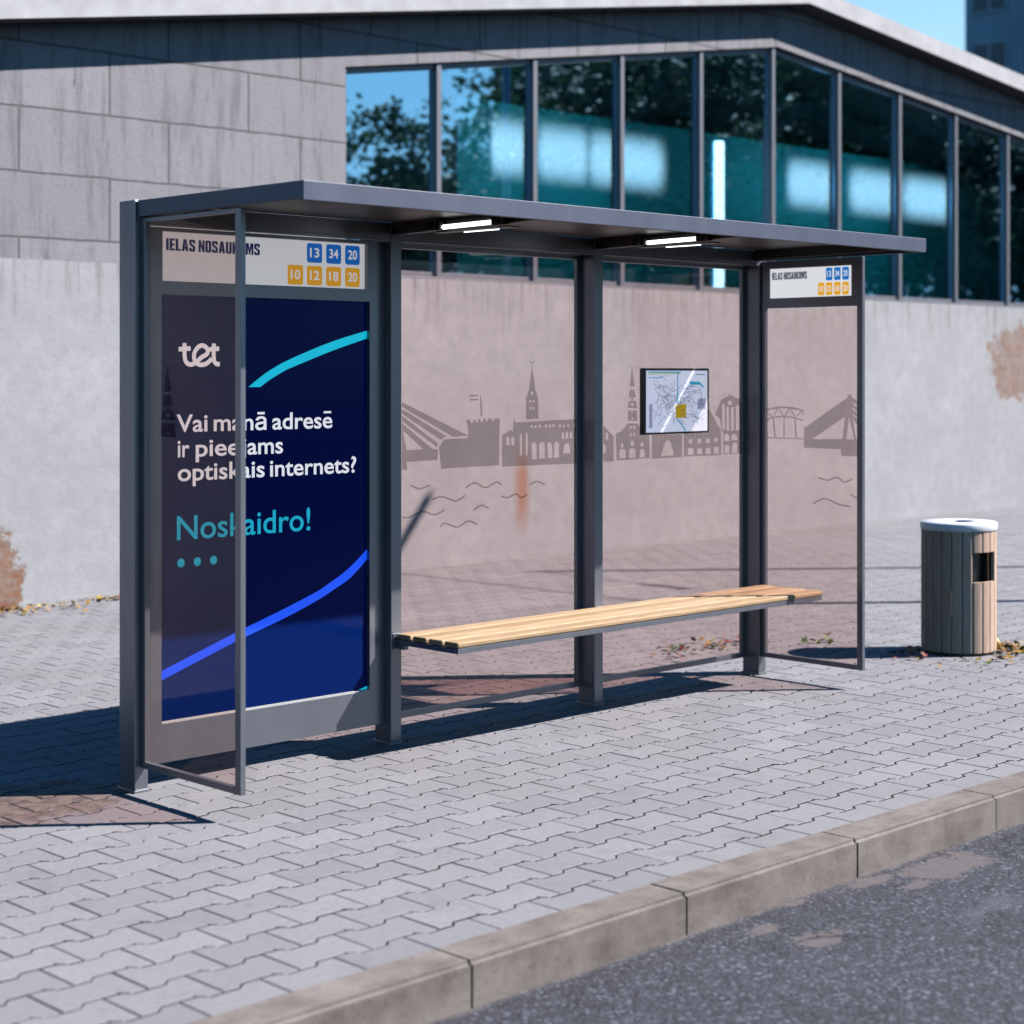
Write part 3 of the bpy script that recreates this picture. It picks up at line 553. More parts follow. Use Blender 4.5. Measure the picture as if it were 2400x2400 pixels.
k.bsdf(NAVY, .12, 0, None, spec=.05, **{'Emission Color': (.0, .0012, .024), 'Emission Strength': .85})
pm = [k.m,
      emit_mat('print_white', (.8, .8, .82), (.80, .80, .86), .85),
      emit_mat('print_cyan', (.02, .45, .6), (.0, .43, .62), .95),
      emit_mat('print_blue', (.01, .06, .75), (.005, .075, .85), .95),
      emit_mat('print_teal', (.02, .45, .6), (.0, .33, .48), .95)]
bm = bmesh.new(); yP = .072
quad(bm, [(OX0, yP, OZ0), (OX1, yP, OZ0), (OX1, yP, OZ1), (OX0, yP, OZ1)], 0)
pl = lambda u, v: (u, yP-.0008, v)
# cyan sweep
top = smooth2([(.637, 1.706), (.69, 1.742), (.76, 1.783), (.87, 1.832), (1.107, 1.913), (1.3262, 1.970)])
bot = smooth2([(.703, 1.706), (.75, 1.735), (.83, 1.775), (.89, 1.798), (1.117, 1.873), (1.3262, 1.933)])
strip(bm, top, bot, pl, 2)
top = smooth2([(.1665, .483), (.565, .612), (.83, .692), (1.023, .756), (1.10, .790), (1.191, .835), (1.27, .888), (1.3262, .932)])
bot = smooth2([(.1665, .442), (.565, .572), (.85, .655), (1.044, .722), (1.12, .755), (1.212, .797), (1.28, .845), (1.3262, .885)])
strip(bm, top, bot, pl, 3)
quad(bm, [pl(1.248, .2625), pl(1.326, .2625), pl(1.326, .283)], 2)
# lettering
for word, xa, xb, zb in (('Vai', .256, .417, 1.512), ('man\u0101', .450, .737, 1.512), ('adrese', .770, 1.117, 1.512), ('ir', .262, .322, 1.403), ('piee', .355, .588, 1.403), ('jams', .599, .830, 1.403),
                          ('optiskais', .262, .727, 1.299), ('internets?', .757, 1.261, 1.299)):
    text_into(bm, word, xa, xb, zb, .077, yP-.0012, 1, .014, 'V')
quad(bm, [pl(1.066, 1.582), pl(1.110, 1.582), pl(1.110, 1.5915), pl(1.066, 1.5915)], 1)
text_into(bm, 'Noskaidro!', .258, .987, 1.044, .104, yP-.0012, 4, .008, 'N')
for cx in (.279, .364, .449):
    quad(bm, [(cx+.019*math.cos(t*math.pi/12), yP-.0012, .9445+.019*math.sin(t*math.pi/12)) for t in range(24)], 4)
POST = finish('poster', bm, pm, AD)
# logo: joined round strokes
def lg(x, y): return (.256+(x-528)*.000925, 1.905-(y-968)*.00077)
strokes = [[(572, 975), (573, 1055), (586, 1088), (612, 1096), (640, 1080), (668, 1055), (700, 1034), (700, 1006), (676, 988), (648, 998), (626, 1035), (630, 1075), (658, 1097), (696, 1090), (726, 1062)],
           [(738, 975), (738, 1062), (750, 1090), (772, 1093)], [(540, 1010), (606, 1005)], [(712, 1010), (768, 1004)]]
cu = bpy.data.curves.new('logo', 'CURVE'); cu.dimensions = '3D'; cu.bevel_depth = .0105; cu.bevel_resolution = 3; cu.use_fill_caps = True
for st in strokes:
    pts = smooth2([lg(*q) for q in st]) if len(st) > 2 else [lg(*q) for q in st]
    sp_ = cu.splines.new('POLY'); sp_.points.add(len(pts)-1)
    for i, q in enumerate(pts): sp_.points[i].co = (q[0], 0, q[1], 1)
o = bpy.data.objects.new('logo', cu); link(o)
me = bpy.data.meshes.new_from_object(o.evaluated_get(bpy.context.evaluated_depsgraph_get()))
bpy.data.objects.remove(o); bpy.data.curves.remove(cu)
me.transform(Matrix.Translation((0, yP-.0015, 0)) @ Matrix.Diagonal((1, .06, 1, 1)))
mesh_obj('logo', me, pm[1], AD)
bm = bmesh.new(); box(bm, OX0+.001, OX1-.001, .049, .0715, OZ0+.0002, OZ0+.0075); finish('ledge_glare_strip', bm, M['ledge_glare'], AD)  # white strip added for the sun's glare on the bottom ledge
bm = bmesh.new(); box(bm, AX0, AX1, .030, .049, 2.3985, 2.4065); finish('edge_strip', bm, M['frame'], AD)

GLYPH = {'I': [[(0,0),(.2,0),(.2,1),(0,1)]], 'L': [[(0,0),(.4,0),(.4,.17),(.2,.17),(.2,1),(0,1)]],
 'E': [[(0,0),(.4,0),(.4,.17),(.2,.17),(.2,.42),(.38,.42),(.38,.59),(.2,.59),(.2,.83),(.4,.83),(.4,1),(0,1)]],
 'A': [[(0,0),(.14,1),(.37,1),(.51,0),(.315,0),(.29,.19),(.22,.19),(.195,0)],[(.237,.36),(.273,.36),(.255,.74)]],
 'S': [[(0,.31),(0,.1),(.03,.04),(.1,0),(.36,0),(.43,.04),(.46,.1),(.46,.42),(.36,.53),(.19,.65),(.19,.82),(.27,.82),(.27,.68),(.46,.68),(.46,.9),(.43,.96),(.36,1),(.1,1),(.03,.96),(0,.9),(0,.6),(.1,.49),(.27,.37),(.27,.17),(.19,.17),(.19,.31)]],
 'N': [[(0,0),(.17,0),(.17,.52),(.29,0),(.46,0),(.46,1),(.29,1),(.29,.46),(.17,1),(0,1)]],
 'O': [[(0,.1),(.03,.04),(.1,0),(.36,0),(.43,.04),(.46,.1),(.46,.9),(.43,.96),(.36,1),(.1,1),(.03,.96),(0,.9)],[(.19,.17),(.27,.17),(.27,.83),(.19,.83)]],
 'U': [[(0,1),(0,.1),(.03,.04),(.1,0),(.36,0),(.43,.04),(.46,.1),(.46,1),(.27,1),(.27,.17),(.19,.17),(.19,1)]],
 'K': [[(0,0),(.19,0),(.19,.4),(.29,0),(.49,0),(.345,.52),(.48,1),(.29,1),(.19,.62),(.19,1),(0,1)]],
 'M': [[(0,0),(.17,0),(.17,.62),(.265,0),(.355,0),(.45,.62),(.45,0),(.62,0),(.62,1),(.38,1),(.31,.5),(.24,1),(0,1)]]}
def heavy_text(bm, body, x0, x1, z0, h, place, mi):
    polys = []; x = 0
    for ch in body:
        if ch == ' ': x += .2; continue
        g = GLYPH[ch]; polys.append([[(x+u, v) for u, v in ring] for ring in g]); x += max(u for u, v in g[0])+.055
    sx = (x1-x0)/(x-.055)
    nf = len(bm.faces)
    poly_film(bm, polys, lambda u, v: place(x0+u*sx, z0+v*h))
    bm.faces.ensure_lookup_table()
    for f in bm.faces[nf:]: f.material_index = mi
# street-name sign -----------------------------------------------------
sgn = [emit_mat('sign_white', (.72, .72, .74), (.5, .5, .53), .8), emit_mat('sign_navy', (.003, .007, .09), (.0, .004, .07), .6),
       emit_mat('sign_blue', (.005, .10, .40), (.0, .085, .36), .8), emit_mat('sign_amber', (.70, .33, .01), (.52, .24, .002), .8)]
def route_sign(parent, place, mats, name='street_name_sign'):
    """drawn in the coordinates of the larger sign; fx maps u to the smaller copy"""
    bm = bmesh.new()
    P = lambda d: (lambda u, v: place(u, v, d))
    quad(bm, [P(0)(SX0, SZ0), P(0)(SX1, SZ0), P(0)(SX1, SZ1), P(0)(SX0, SZ1)], 0)
    heavy_text(bm, 'IELAS NOSAUKUMS', .202, .700, 2.299, .052, P(.0012), 1)
    for x0, z0, t, m in ((.967, 2.279, '13', 2), (1.080, 2.279, '34', 2), (1.193, 2.279, '20', 2), (.856, 2.1745, '10', 3), (.967, 2.1745, '12', 3), (1.080, 2.1745, '18', 3), (1.193, 2.1745, '20', 3)):
        rrect(bm, x0, x0+.089, z0, z0+.09, .012, P(.0012), m)
        text_into(bm, t, x0+.017, x0+.072, z0+.025, .043, 0, 0, .022, '1', P(.0024))
    return finish(name, bm, mats, parent)
route_sign(S, lambda u, v, d: (u, .0715-d, v), sgn)

# rear glass panes ------------------------------------------------------
GY0, GY1 = .108, .116
def rear_pane(xa, xb, film):
    bm = bmesh.new(); box(bm, xa+.004, xb-.02, GY0, GY1, .115, 2.38)
    g = finish('rear_pane', bm, M['glass'], S)
    bm = bmesh.new()
    box(bm, xa+.001, xb-.001, .098, .122, .094, .1225)             # bottom rail
    box(bm, xa+.001, xb-.001, .094, .122, 2.374, 2.3955); box(bm, xa+.001, xb-.001, .098, .122, 2.3975, 2.4095)
    box(bm, xa+.001, xa+.022, .100, .122, .1225, 2.374); box(bm, xb-.031, xb-.001, .100, .122, .1225, 2.374)
    finish('pane_frame', bm, M['frame'], g, bevel=.0015)
    bm = bmesh.new(); poly_film(bm, film, lambda u, v: (u, .105, v)); finish('skyline_print', bm, M['film'], g)
rear_pane(PXS[1]+PW, PXS[2], PANE1)
rear_pane(PXS[2]+PW, PXS[3], PANE2)
# side screens ------------------------------------------------------------
def side_screen(xc, sign, film):
    bm = bmesh.new(); zt = 2.142 if sign else 2.405
    box(bm, xc-.004, xc+.004, -.690, -.012, .12, zt)
    g = finish('side_screen', bm, M['glass'], S)
    bm = bmesh.new(); a, b = xc-.0125, xc+.0125
    box(bm, a, b, -.708, -.671, .105, 2.421)                     # outer stile
    box(bm, a, b, -.671, -.030, .105, .1325); box(bm, a, b, -.671, -.030, 2.404, 2.421)
    box(bm, a, b, -.030, -.002, .105, 2.421)
    if sign: box(bm, a+.001, b-.001, -.671, -.030, 2.145, 2.404)
    fr_ = finish('screen_frame', bm, M['frame'], g, bevel=.0015)
    bm = bmesh.new(); poly_film(bm, film, lambda u, v: (xc-.0055, u, v)); finish('skyline_print', bm, M['film'], g)
    return g
CHURCH = [[[(.02-(q[0]-3.10)*1.35, q[1]) for q in ring] for ring in poly] for poly in PANE2[1:10]]
CHURCH = [pl_ for pl_ in CHURCH if all(-.668 < q[0] < -.033 for q in pl_[0])]
side_screen(.043, False, CHURCH)
gs = side_screen(4.2833, True, SIDE)
def small(u, v, d):
    t = (u-SX0)/(SX1-SX0); z = (v-SZ0)/(SZ1-SZ0)
    return (4.2833-.0135-d, -.067-t*.567, 2.204+z*.1705)
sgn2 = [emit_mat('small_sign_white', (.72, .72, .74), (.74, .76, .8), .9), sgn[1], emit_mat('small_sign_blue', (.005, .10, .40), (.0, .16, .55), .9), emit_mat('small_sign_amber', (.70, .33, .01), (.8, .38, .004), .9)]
route_sign(S, small, sgn2)

# bench ---------------------------------------------------------------------
bm = bmesh.new()
box(bm, 1.449, 4.270, -.434, -.418, .476, .5005); box(bm, 1.449, 4.270, -.022, -.006, .476, .5005)
box(bm, 1.446, 1.462, -.418, -.022, .476, .5005); box(bm, 4.257, 4.273, -.418, -.022, .476, .5005)
box(bm, 1.463, 4.256, -.417, -.023, .494, .4992)  # thin plate added under the slats to stop light through the gaps
BE = finish('bench', bm, M['frame'], S, bevel=.0012)
bm = bmesh.new(); lay = bm.faces.layers.float.new('var')
for i in range(4):
    ya = -.438+i*.1105
    n_f = len(bm.faces); box(bm, 1.444+rng.uniform(-.002, .002), 4.274, ya, ya+.0955, .5015, .5285)
    bm.faces.ensure_lookup_table()
    vv_ = (.75, .1, .9, .35)[i]
    for f in bm.faces[n_f:]: f[lay] = vv_
finish('seat', bm, M['bench_wood'], BE, bevel=.008)
for x in (1.428, 2.845, 4.206):
    bm = bmesh.new(); box(bm, x, x+.05, -.005, -.0003, .452, .528); box(bm, x+.012, x+.038, -.07, -.006, .456, .4755)
    finish('bench_bracket', bm, M['frame'], BE, bevel=.0015)

# map display ------------------------------------------------------------------
bm = bmesh.new(); box(bm, 3.314, 3.881, .073, .104, 1.426, 1.7955)
MD = finish('map_display', bm, M['black'], S, bevel=.003)
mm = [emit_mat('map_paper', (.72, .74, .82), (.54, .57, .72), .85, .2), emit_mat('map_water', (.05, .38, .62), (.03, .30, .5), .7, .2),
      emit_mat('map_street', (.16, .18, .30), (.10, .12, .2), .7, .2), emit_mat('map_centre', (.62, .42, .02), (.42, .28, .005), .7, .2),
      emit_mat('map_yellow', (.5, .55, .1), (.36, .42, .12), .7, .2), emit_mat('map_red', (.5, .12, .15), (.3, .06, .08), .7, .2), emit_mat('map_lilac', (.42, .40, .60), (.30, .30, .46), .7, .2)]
bm = bmesh.new(); ym = .0722
def mp(a, b, lv=1): return (3.333+a*.531, ym-.0003*lv, 1.438+b*.344)
quad(bm, [mp(0, 0, 0), mp(1, 0, 0), mp(1, 1, 0), mp(0, 1, 0)], 0)
def ml(pts, w, mi, lv): ribbon(bm, [(3.333+a*.531, 1.438+b*.344) for a, b in pts], w, lambda u, v: (u, ym-.0003*lv, v), mi)
quad(bm, [mp(.045, .07), mp(.1, .07), mp(.1, .46), mp(.045, .46)], 6); quad(bm, [mp(.84, .36), mp(.97, .36), mp(.97, .54), mp(.84, .54)], 6)
mr = random.Random(11)
for i in range(150):
    side = mr.random() < .5
    a0 = mr.gauss(.33, .11) if side else mr.gauss(.72, .12); b0 = mr.gauss(.55, .20) if side else mr.gauss(.45, .2)
    pts = [(a0, b0)]
    ang = mr.choice((0, 45, 90, 135, 180, 225, 270, 315))
    for q in range(mr.randint(2, 5)):
        l = mr.uniform(.02, .07); pts.append((pts[-1][0]+l*math.cos(R(ang)), pts[-1][1]+l*1.4*math.sin(R(ang)))); ang += mr.choice((-45, 0, 45, 20))
    if all(.05 < a_ < .96 and .05 < b_ < .93 for a_, b_ in pts): ml(pts, mr.choice((.0016, .0022, .003)), mr.choice((2, 2, 2, 2, 6, 2)), 2+i*.02)
ml([(.03, .975), (.55, .975)], .007, 1, 6); ml([(.03, .945), (.55, .955)], .0055, 4, 6.5); ml([(.03, .885), (.22, .885), (.27, .895)], .005, 1, 7)
ml([(.5, .97), (.5, .46)], .008, 1, 8); ml([(.49, .22), (.56, .12), (.63, .01)], .010, 1, 8.2)
ml([(.70, .80), (.87, .79)], .018, 1, 8.4); ml([(.87, .79), (.93, .72)], .012, 1, 8.6); ml([(.86, .74), (.80, .62)], .003, 5, 8.8)
ml([(.81, .94), (.95, .935)], .005, 2, 9)
quad(bm, [mp(.47, .225, 10), mp(.64, .225, 10), mp(.64, .455, 10), mp(.47, .44, 10)], 3)
for q in ([(.49, .41), (.53, .40)], [(.56, .36), (.61, .33)], [(.56, .30), (.56, .26)], [(.60, .28), (.62, .23), (.65, .22)]): ml(q, .004, 2, 11)
finish('city_map', bm, mm, MD)

# roof lamps -------------------------------------------------------------------------
tube = emit_mat('lamp_tube', (.9, .9, .9), (.93, .97, 1), 3.2)
for x in (PXS[1], PXS[2]):
    bm = bmesh.new()
    box(bm, x-.006, x+.010, -.80, -.29, 2.432, 2.470)
    for ya in (-.385, -.355, -.31, -.735, -.765, -.80): box(bm, x-.036, x-.0065, ya, ya+.012, 2.428, 2.466)
    box(bm, x-.030, x-.0065, -.375, -.29, 2.436, 2.458); box(bm, x-.030, x-.0065, -.80, -.725, 2.436, 2.458)
    box(bm, x-.0005, x+.066, -.80, -.29, 2.419, 2.4255)
    L = finish('roof_lamp', bm, M['black'], S, bevel=.001)
    bm = bmesh.new(); cyl(bm, (x-.021, -.392, 2.439), (x-.021, -.715, 2.443), .0105, seg=16)
    cyl(bm, (x+.056, -.45, 2.4175), (x+.056, -.68, 2.4175), .0025, seg=10)
    finish('light_tube', bm, tube, L)

# ------------------------------------------------------------------ litter bin
BX, BY, BR = 5.868, -.338, .233
B = thing('litter_bin', 'round litter bin of vertical wooden slats with a pale metal lid', 'litter bin', (BX, BY, 0))
bm = bmesh.new(); lay = bm.faces.layers.float.new('var')
def bpt(ang, r, z): return (BX+r*math.cos(ang), BY+r*math.sin(ang), z)
face = R(-102); NS = 22; step = 2*math.pi/NS
for i in range(NS):
    a0 = face+(i-1.5)*step; c_ = a0+step/2
    d_ = math.atan2(math.sin(c_-face), math.cos(c_-face))
    spans = [(.02, .462), (.648, .782)] if abs(d_) < step*1.6 else [(.02, .782)]
    for z0, z1 in spans:
        n_f = len(bm.faces)
        A_ = []
        for q in (0.035, .18, .5, .82, .965):
            an = a0+step*q; r_ = BR-(.003 if q in (.035, .965) else 0); A_.append((an, r_))
        ring = [(an, r_) for an, r_ in A_]+[(an, BR-.022) for an, r_ in A_[::-1]]
        lo_ = [bm.verts.new(bpt(an, r_, z0)) for an, r_ in ring]; hi = [bm.verts.new(bpt(an, r_, z1)) for an, r_ in ring]
        n_ = len(ring); fs = [bm.faces.new(lo_[::-1]), bm.faces.new(hi)]
        for q in range(n_): fs.append(bm.faces.new((lo_[q], lo_[(q+1) % n_], hi[(q+1) % n_], hi[q])))
        v_ = (i*7919 % 13)/13*.55
        for f in fs: f[lay] = v_
        bmesh.ops.recalc_face_normals(bm, faces=fs)
finish('slat_body', bm, M['bin_wood'], B)
bm = bmesh.new()
prof = [(.225, .774), (.236, .776), (.239, .782), (.239, .818), (.234, .826), (.10, .829), (.092, .826), (.090, .80), (.088, .77)]
rings = [[bm.verts.new(bpt(2*math.pi*i/48, r_, z)) for i in range(48)] for r_, z in prof]
for a_, b_ in zip(rings, rings[1:]):
    for i in range(48): bm.faces.new((a_[i], a_[(i+1) % 48], b_[(i+1) % 48], b_[i])).smooth = True
bmesh.ops.recalc_face_normals(bm, faces=bm.faces[:])
finish('lid', bm, plain('bin_lid', (.86, .87, .92), .4, .1, alb=.62), B)
bm = bmesh.new(); cyl(bm, (BX, BY, .03), (BX, BY, .76), .155, .155, 32, cap=False); cyl(bm, (BX, BY, .035), (BX, BY, .04), .155, .155, 32)
finish('liner', bm, M['black'], B)
bm = bmesh.new(); cyl(bm, (BX, BY, -.004), (BX, BY, .02), .221, .221, 40); finish('base_ring', bm, M['black'], B)

# ------------------------------------------------------------------ building
W = 5.74
BL = thing('hall_building', 'low grey concrete hall with a pitched roof and a long band of dark windows', 'building', (10, W, 0))
def rz(x): return 3.986+.1555*x if x < 12.24 else 5.886-.101*(x-12.24)      # underside of the roof
def wt_(x): return 5.407+.155*(x-12.02) if x < 12.02 else 5.407-.0995*(x-12.02)   # top of the windows
XE = [5.815]+[6.94+1.257*i for i in range(12)]
XL, XR = -9, 24
bm = bmesh.new()
prism(bm, [(XL, 2.63), (XE[0], 2.63), (XE[0], rz(XE[0])-.002), (XL, rz(XL)-.002)], 'y', W, W+.35)          # left of the windows
prism(bm, [(XE[0], wt_(XE[0])), (12.02, wt_(12.02)), (12.02, rz(12.02)-.002), (XE[0], rz(XE[0])-.002)], 'y', W, W+.35)
prism(bm, [(12.02, wt_(12.02)), (XE[-1], wt_(XE[-1])), (XE[-1], rz(XE[-1])-.002), (12.24, rz(12.24)-.002), (12.02, rz(12.02)-.002)], 'y', W, W+.35)
prism(bm, [(XE[-1], 2.63), (XR, 2.63), (XR, rz(XR)-.002), (XE[-1], rz(XE[-1])-.002)], 'y', W, W+.35)
box(bm, XL, XL+.35, W+.35, W+9, -.1, rz(XL)-.01); box(bm, XR-.35, XR, W+.35, W+9, -.1, rz(XR)-.01)
finish('wall', bm, M['concrete'], BL)
bm = bmesh.new(); box(bm, XL-.01, XR+.01, W-.018, W+.35, -.1, 2.628)
box(bm, XL-.01, XR+.01, W-.030, W-.0185, -.1, .05)
PL = finish('plaster_plinth', bm, M['plaster'], BL)
bm = bmesh.new(); box(bm, XE[0]-.02, XE[-1]+.02, W-.012, W+.12, 2.6295, 2.645); finish('window_sill', bm, M['mullion'], BL, bevel=.003)
bm = bmesh.new(); e = .27
prism(bm, [(XL-.6, rz(XL-.6)), (12.24, rz(12.24)), (XR+.6, rz(XR+.6)), (XR+.6, rz(XR+.6)+.195), (12.24, rz(12.24)+.195), (XL-.6, rz(XL-.6)+.195)], 'y', W-e, W+9.3)
finish('roof', bm, M['fascia_conc'], BL)
for i in range(len(XE)-1):
    x0, x1 = XE[i], XE[i+1]
    ps = [(x0+.03, 2.655), (x1-.03, 2.655), (x1-.03, wt_(x1-.03)-.06)] + ([(12.02, wt_(12.02)-.06)] if x0 < 12.01 < x1-.03 else []) + [(x0+.03, wt_(x0+.03)-.06)]
    bm = bmesh.new(); prism(bm, ps, 'y', W+.075, W+.087)
    wi = finish('window', bm, M['win'], BL)
    bm = bmesh.new()
    box(bm, x0-.028, x0+.028, W+.02, W+.15, 2.6525, wt_(x0)-.004)
    prism(bm, [(x0+.029, wt_(x0+.029)-.058), (x1-.029, wt_(x1-.029)-.058), (x1-.029, wt_(x1-.029)-.004), (x0+.029, wt_(x0+.029)-.004)], 'y', W+.055, W+.13)
    box(bm, x0+.029, x1-.029, W+.05, W+.13, 2.6525, 2.69)
    finish('mullion', bm, M['mullion'], wi, bevel=.002)
# room behind the glass
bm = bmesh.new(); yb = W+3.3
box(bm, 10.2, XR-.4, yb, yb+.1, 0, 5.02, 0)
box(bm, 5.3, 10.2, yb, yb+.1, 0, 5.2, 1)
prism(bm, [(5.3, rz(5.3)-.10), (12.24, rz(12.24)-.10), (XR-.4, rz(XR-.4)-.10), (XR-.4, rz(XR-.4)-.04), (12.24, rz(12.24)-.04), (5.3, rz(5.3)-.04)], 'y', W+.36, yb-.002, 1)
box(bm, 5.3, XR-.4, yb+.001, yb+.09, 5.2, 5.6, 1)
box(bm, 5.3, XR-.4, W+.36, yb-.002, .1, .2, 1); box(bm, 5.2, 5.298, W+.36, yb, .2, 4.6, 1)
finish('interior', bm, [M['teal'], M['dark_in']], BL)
def back(x, k=1.18): return -4.167+k*(x+4.167)
for x0, x1 in ((7.70, 7.95), (8.30, 8.85), (8.95, 10.05), (12.28, 13.1), (13.46, 14.5), (14.6, 15.5)):
    x0, x1 = back(x0), back(x1)
    bm = bmesh.new(); box(bm, x0-.16, x1+.16, W+2.2, W+2.24, 3.88, 4.72); finish('wall_lamp', bm, M['lamp_in'], BL)
bm = bmesh.new()
for xa in (10.3, 12.9, 15.4, 17.9): box(bm, xa, xa+2.2, W+.42, W+.52, rz(xa+1.1)-.24, rz(xa+1.1)-.20)
finish('hidden_fill_strip', bm, emit_mat('hidden_fill_strip', (.8, .8, .8), (.9, .97, 1), 26), BL)  # glowing strips added out of sight behind the lintel to brighten the teal room
bm = bmesh.new(); cyl(bm, (11.6, W+.5, 2.3), (11.6, W+.5, 4.36), .058, seg=20); finish('tube_lamp', bm, M['lamp_tube'], BL)
bm = bmesh.new(); cyl(bm, (8.62, W+.5, 2.3), (8.62, W+.5, 3.92), .045, seg=16); tag(finish('tube_lamp', bm, M['lamp_dim'], BL), 'dim unlit tube lamp')

# ------------------------------------------------------------------ fallen leaves (nobody could count them)
lm = []
for nm, c in (('amber', (.62, .30, .03)), ('yellow', (.66, .46, .05)), ('red', (.36, .05, .025)), ('green', (.14, .22, .04)), ('brown', (.20, .09, .03))):
    lm.append(plain('leaf_'+nm, c, .6, 0, .25, 60))
bm = bmesh.new(); lr = random.Random(5)
def leaf(x, y, z, s, wts):
    a_ = lr.uniform(0, 6.28); t1, t2 = lr.gauss(0, .35), lr.gauss(0, .35)
    mi = lr.choices(range(5), wts)[0]
    out = [(0, -1), (.45, -.45), (.95, -.25), (.5, .1), (.55, .75), (0, .5), (-.5, .8), (-.5, .12), (-.95, -.2), (-.42, -.45)]
    vs_ = []
    for u, v in out:
        u *= s; v *= s
        vs_.append(bm.verts.new((x+u*math.cos(a_)-v*math.sin(a_), y+u*math.sin(a_)+v*math.cos(a_), z+abs(u)*.25+u*t1+v*t2+s*.45)))
    bm.faces.new(vs_).material_index = mi
def inbin(x, y): return math.hypot(x-BX, y-BY) < .25
def scatter(n, cx, cy, sx, sy, wts, s0=.022, ymax=9):
    q = 0
    while q < n:
        x = lr.gauss(cx, sx); y = lr.gauss(cy, sy)
        if inbin(x, y) or y > ymax: continue
        leaf(x, y, .001+lr.random()*.012, lr.uniform(s0*.7, s0*1.3), wts); q += 1
scatter(85, 6.14, -.46, .10, .10, (8, 4, 4, .5, 1), .026); scatter(26, 6.0, -.66, .26, .10, (7, 3, 1, .3, 1), .024)
scatter(48, 5.56, -.18, .15, .11, (1, .6, 5, 1, 2)); scatter(12, 5.62, -.68, .22, .08, (6, 3, 1, .5, 1))
for q in range(300):
    x = lr.uniform(1.8, 5.2); leaf(x, 5.69-abs(lr.gauss(0, .10))*(1.8 if x < 3.1 else .5), .004+lr.random()*.015, lr.uniform(.014, .032), (8, 3, 1, 0, 2))
for cx, cy, m in ((4.42, .82, (.3, .3, 2, 5, 1)), (4.62, .92, (2, .5, 4, 2, 2)), (4.85, .82, (.5, .3, 3, 5, 1)), (4.98, .95, (1, .5, 6, .5, 2)), (5.15, .90, (1, 1, 5, 1, 2)), (5.55, .42, (.3, .4, 1, 5, 0))):
    scatter(11, cx, cy, .07, .07, m, .026)
tag(finish('fallen_leaves', bm, lm), 'scattered yellow, red and green fallen leaves on the pavement', 'leaves', kind='stuff')

# ------------------------------------------------------------------ across the street (seen in the window reflections)
bark = plain('bark', (.09, .07, .055), .9, 0, .3, 8, .4)
k = N('foliage'); at = k.n('ShaderNodeAttribute', attribute_name='var')
c = k.ramp(at.outputs['Fac'], [(0, (.02, .045, .022)), (.5, (.04, .08, .04)), (1, (.07, .115, .055))])
b = k.bsdf(c, .6, 0, None, spec=.3, alb=.8)
tl = k.n('ShaderNodeBsdfTranslucent'); k.l(k.mix(1, c, (.9, 1, .9), 'MULTIPLY'), tl.inputs['Color'])
mx = k.n('ShaderNodeMixShader'); mx.inputs[0].default_value = .14; k.l(b.outputs[0], mx.inputs[1]); k.l(tl.outputs[0], mx.inputs[2]); k.l(mx.outputs[0], k.out.inputs['Surface'])
M['leaf'] = k.m
def tree_meshes(seed, h):
    r = random.Random(seed); bt = bmesh.new()
    cyl(bt, (0, 0, -.1), (.1, .05, h*.45), .17, .11, 10); tips = []
    for i in range(11):
        a_ = r.uniform(0, 6.28); z0 = h*r.uniform(.22, .5); l = h*r.uniform(.18, .32)
        p1 = Vector((math.cos(a_)*l*.85, math.sin(a_)*l*.85, z0+l*r.uniform(.5, 1.3)))
        cyl(bt, (.1*z0/h, .05, z0), p1, .07, .025, 6); tips.append(p1)
    cyl(bt, (.1, .05, h*.45), (.15, 0, h*.85), .1, .03, 8); tips += [Vector((.15, 0, h*.85)), Vector((0, 0, h*.7))]
    me1 = bpy.data.meshes.new('trunk'); bt.to_mesh(me1); bt.free(); me1.materials.append(bark)
    vs_ = []; fs = []; vr = []
    clumps = []
    for i in range(170):
        t = r.choice(tips); q = t+Vector((r.gauss(0, .9), r.gauss(0, .9), r.gauss(.1, .8)))
        if q.z < h*.22: q.z = h*.22+r.random()
        clumps.append((q, r.uniform(.25, .62), r.random()))
    for q, rad, tone in clumps:
        for j in range(int(rad*190)):
            d = Vector((r.gauss(0, 1), r.gauss(0, 1), r.gauss(0, .8)))*rad*.6
            c_ = q+d; s_ = r.uniform(.06, .14)
            u = Vector((r.gauss(0, 1), r.gauss(0, 1), r.gauss(0, 1))).normalized(); v = u.orthogonal().normalized()
            b0 = len(vs_); vs_ += [c_-u*s_, c_+v*s_*.6, c_+u*s_, c_-v*s_*.6]; fs.append((b0, b0+1, b0+2, b0+3)); vr.append(min(1, max(0, tone*.6+r.random()*.4)))
    me2 = bpy.data.meshes.new('crown'); me2.from_pydata(vs_, [], fs)
    at_ = me2.attributes.new('var', 'FLOAT', 'FACE'); at_.data.foreach_set('value', vr); me2.materials.append(M['leaf'])
    return me1, me2
TM = [tree_meshes(1, 10.), tree_meshes(2, 10.), tree_meshes(5, 10.)]
spots = [(23.8, -14.5, .80, 0, 'short leafy tree nearest the camera across the street, mirrored in the leftmost window'),
         (28.3, -15.0, .86, 1, 'rounded leafy tree across the street with a notch of sky beside it'),
         (31.0, -13.6, 1.12, 2, 'tall leafy tree across the street, the first that rises past the window tops'),
         (34.2, -15.5, 1.30, 0, 'tall dark tree across the street in front of the balconied flats'),
         (37.6, -14.2, 1.35, 1, 'broad tall tree across the street, mirrored behind the bright interior lights'),
         (41.5, -15.2, 1.42, 2, 'tallest leafy tree across the street, mirrored left of the window corner'),
         (45.5, -14.0, 1.40, 0, 'tall leafy tree across the street, mirrored right of the white tube lamp'),
         (49.5, -15.6, 1.40, 1, 'leafy tree across the street with bright sky gaps low in its crown'),
         (54.0, -14.4, 1.45, 2, 'far leafy tree across the street, mirrored in the rightmost windows'),
         (59.0, -15.0, 1.45, 0, 'farthest leafy tree at the right end of the row across the street')]
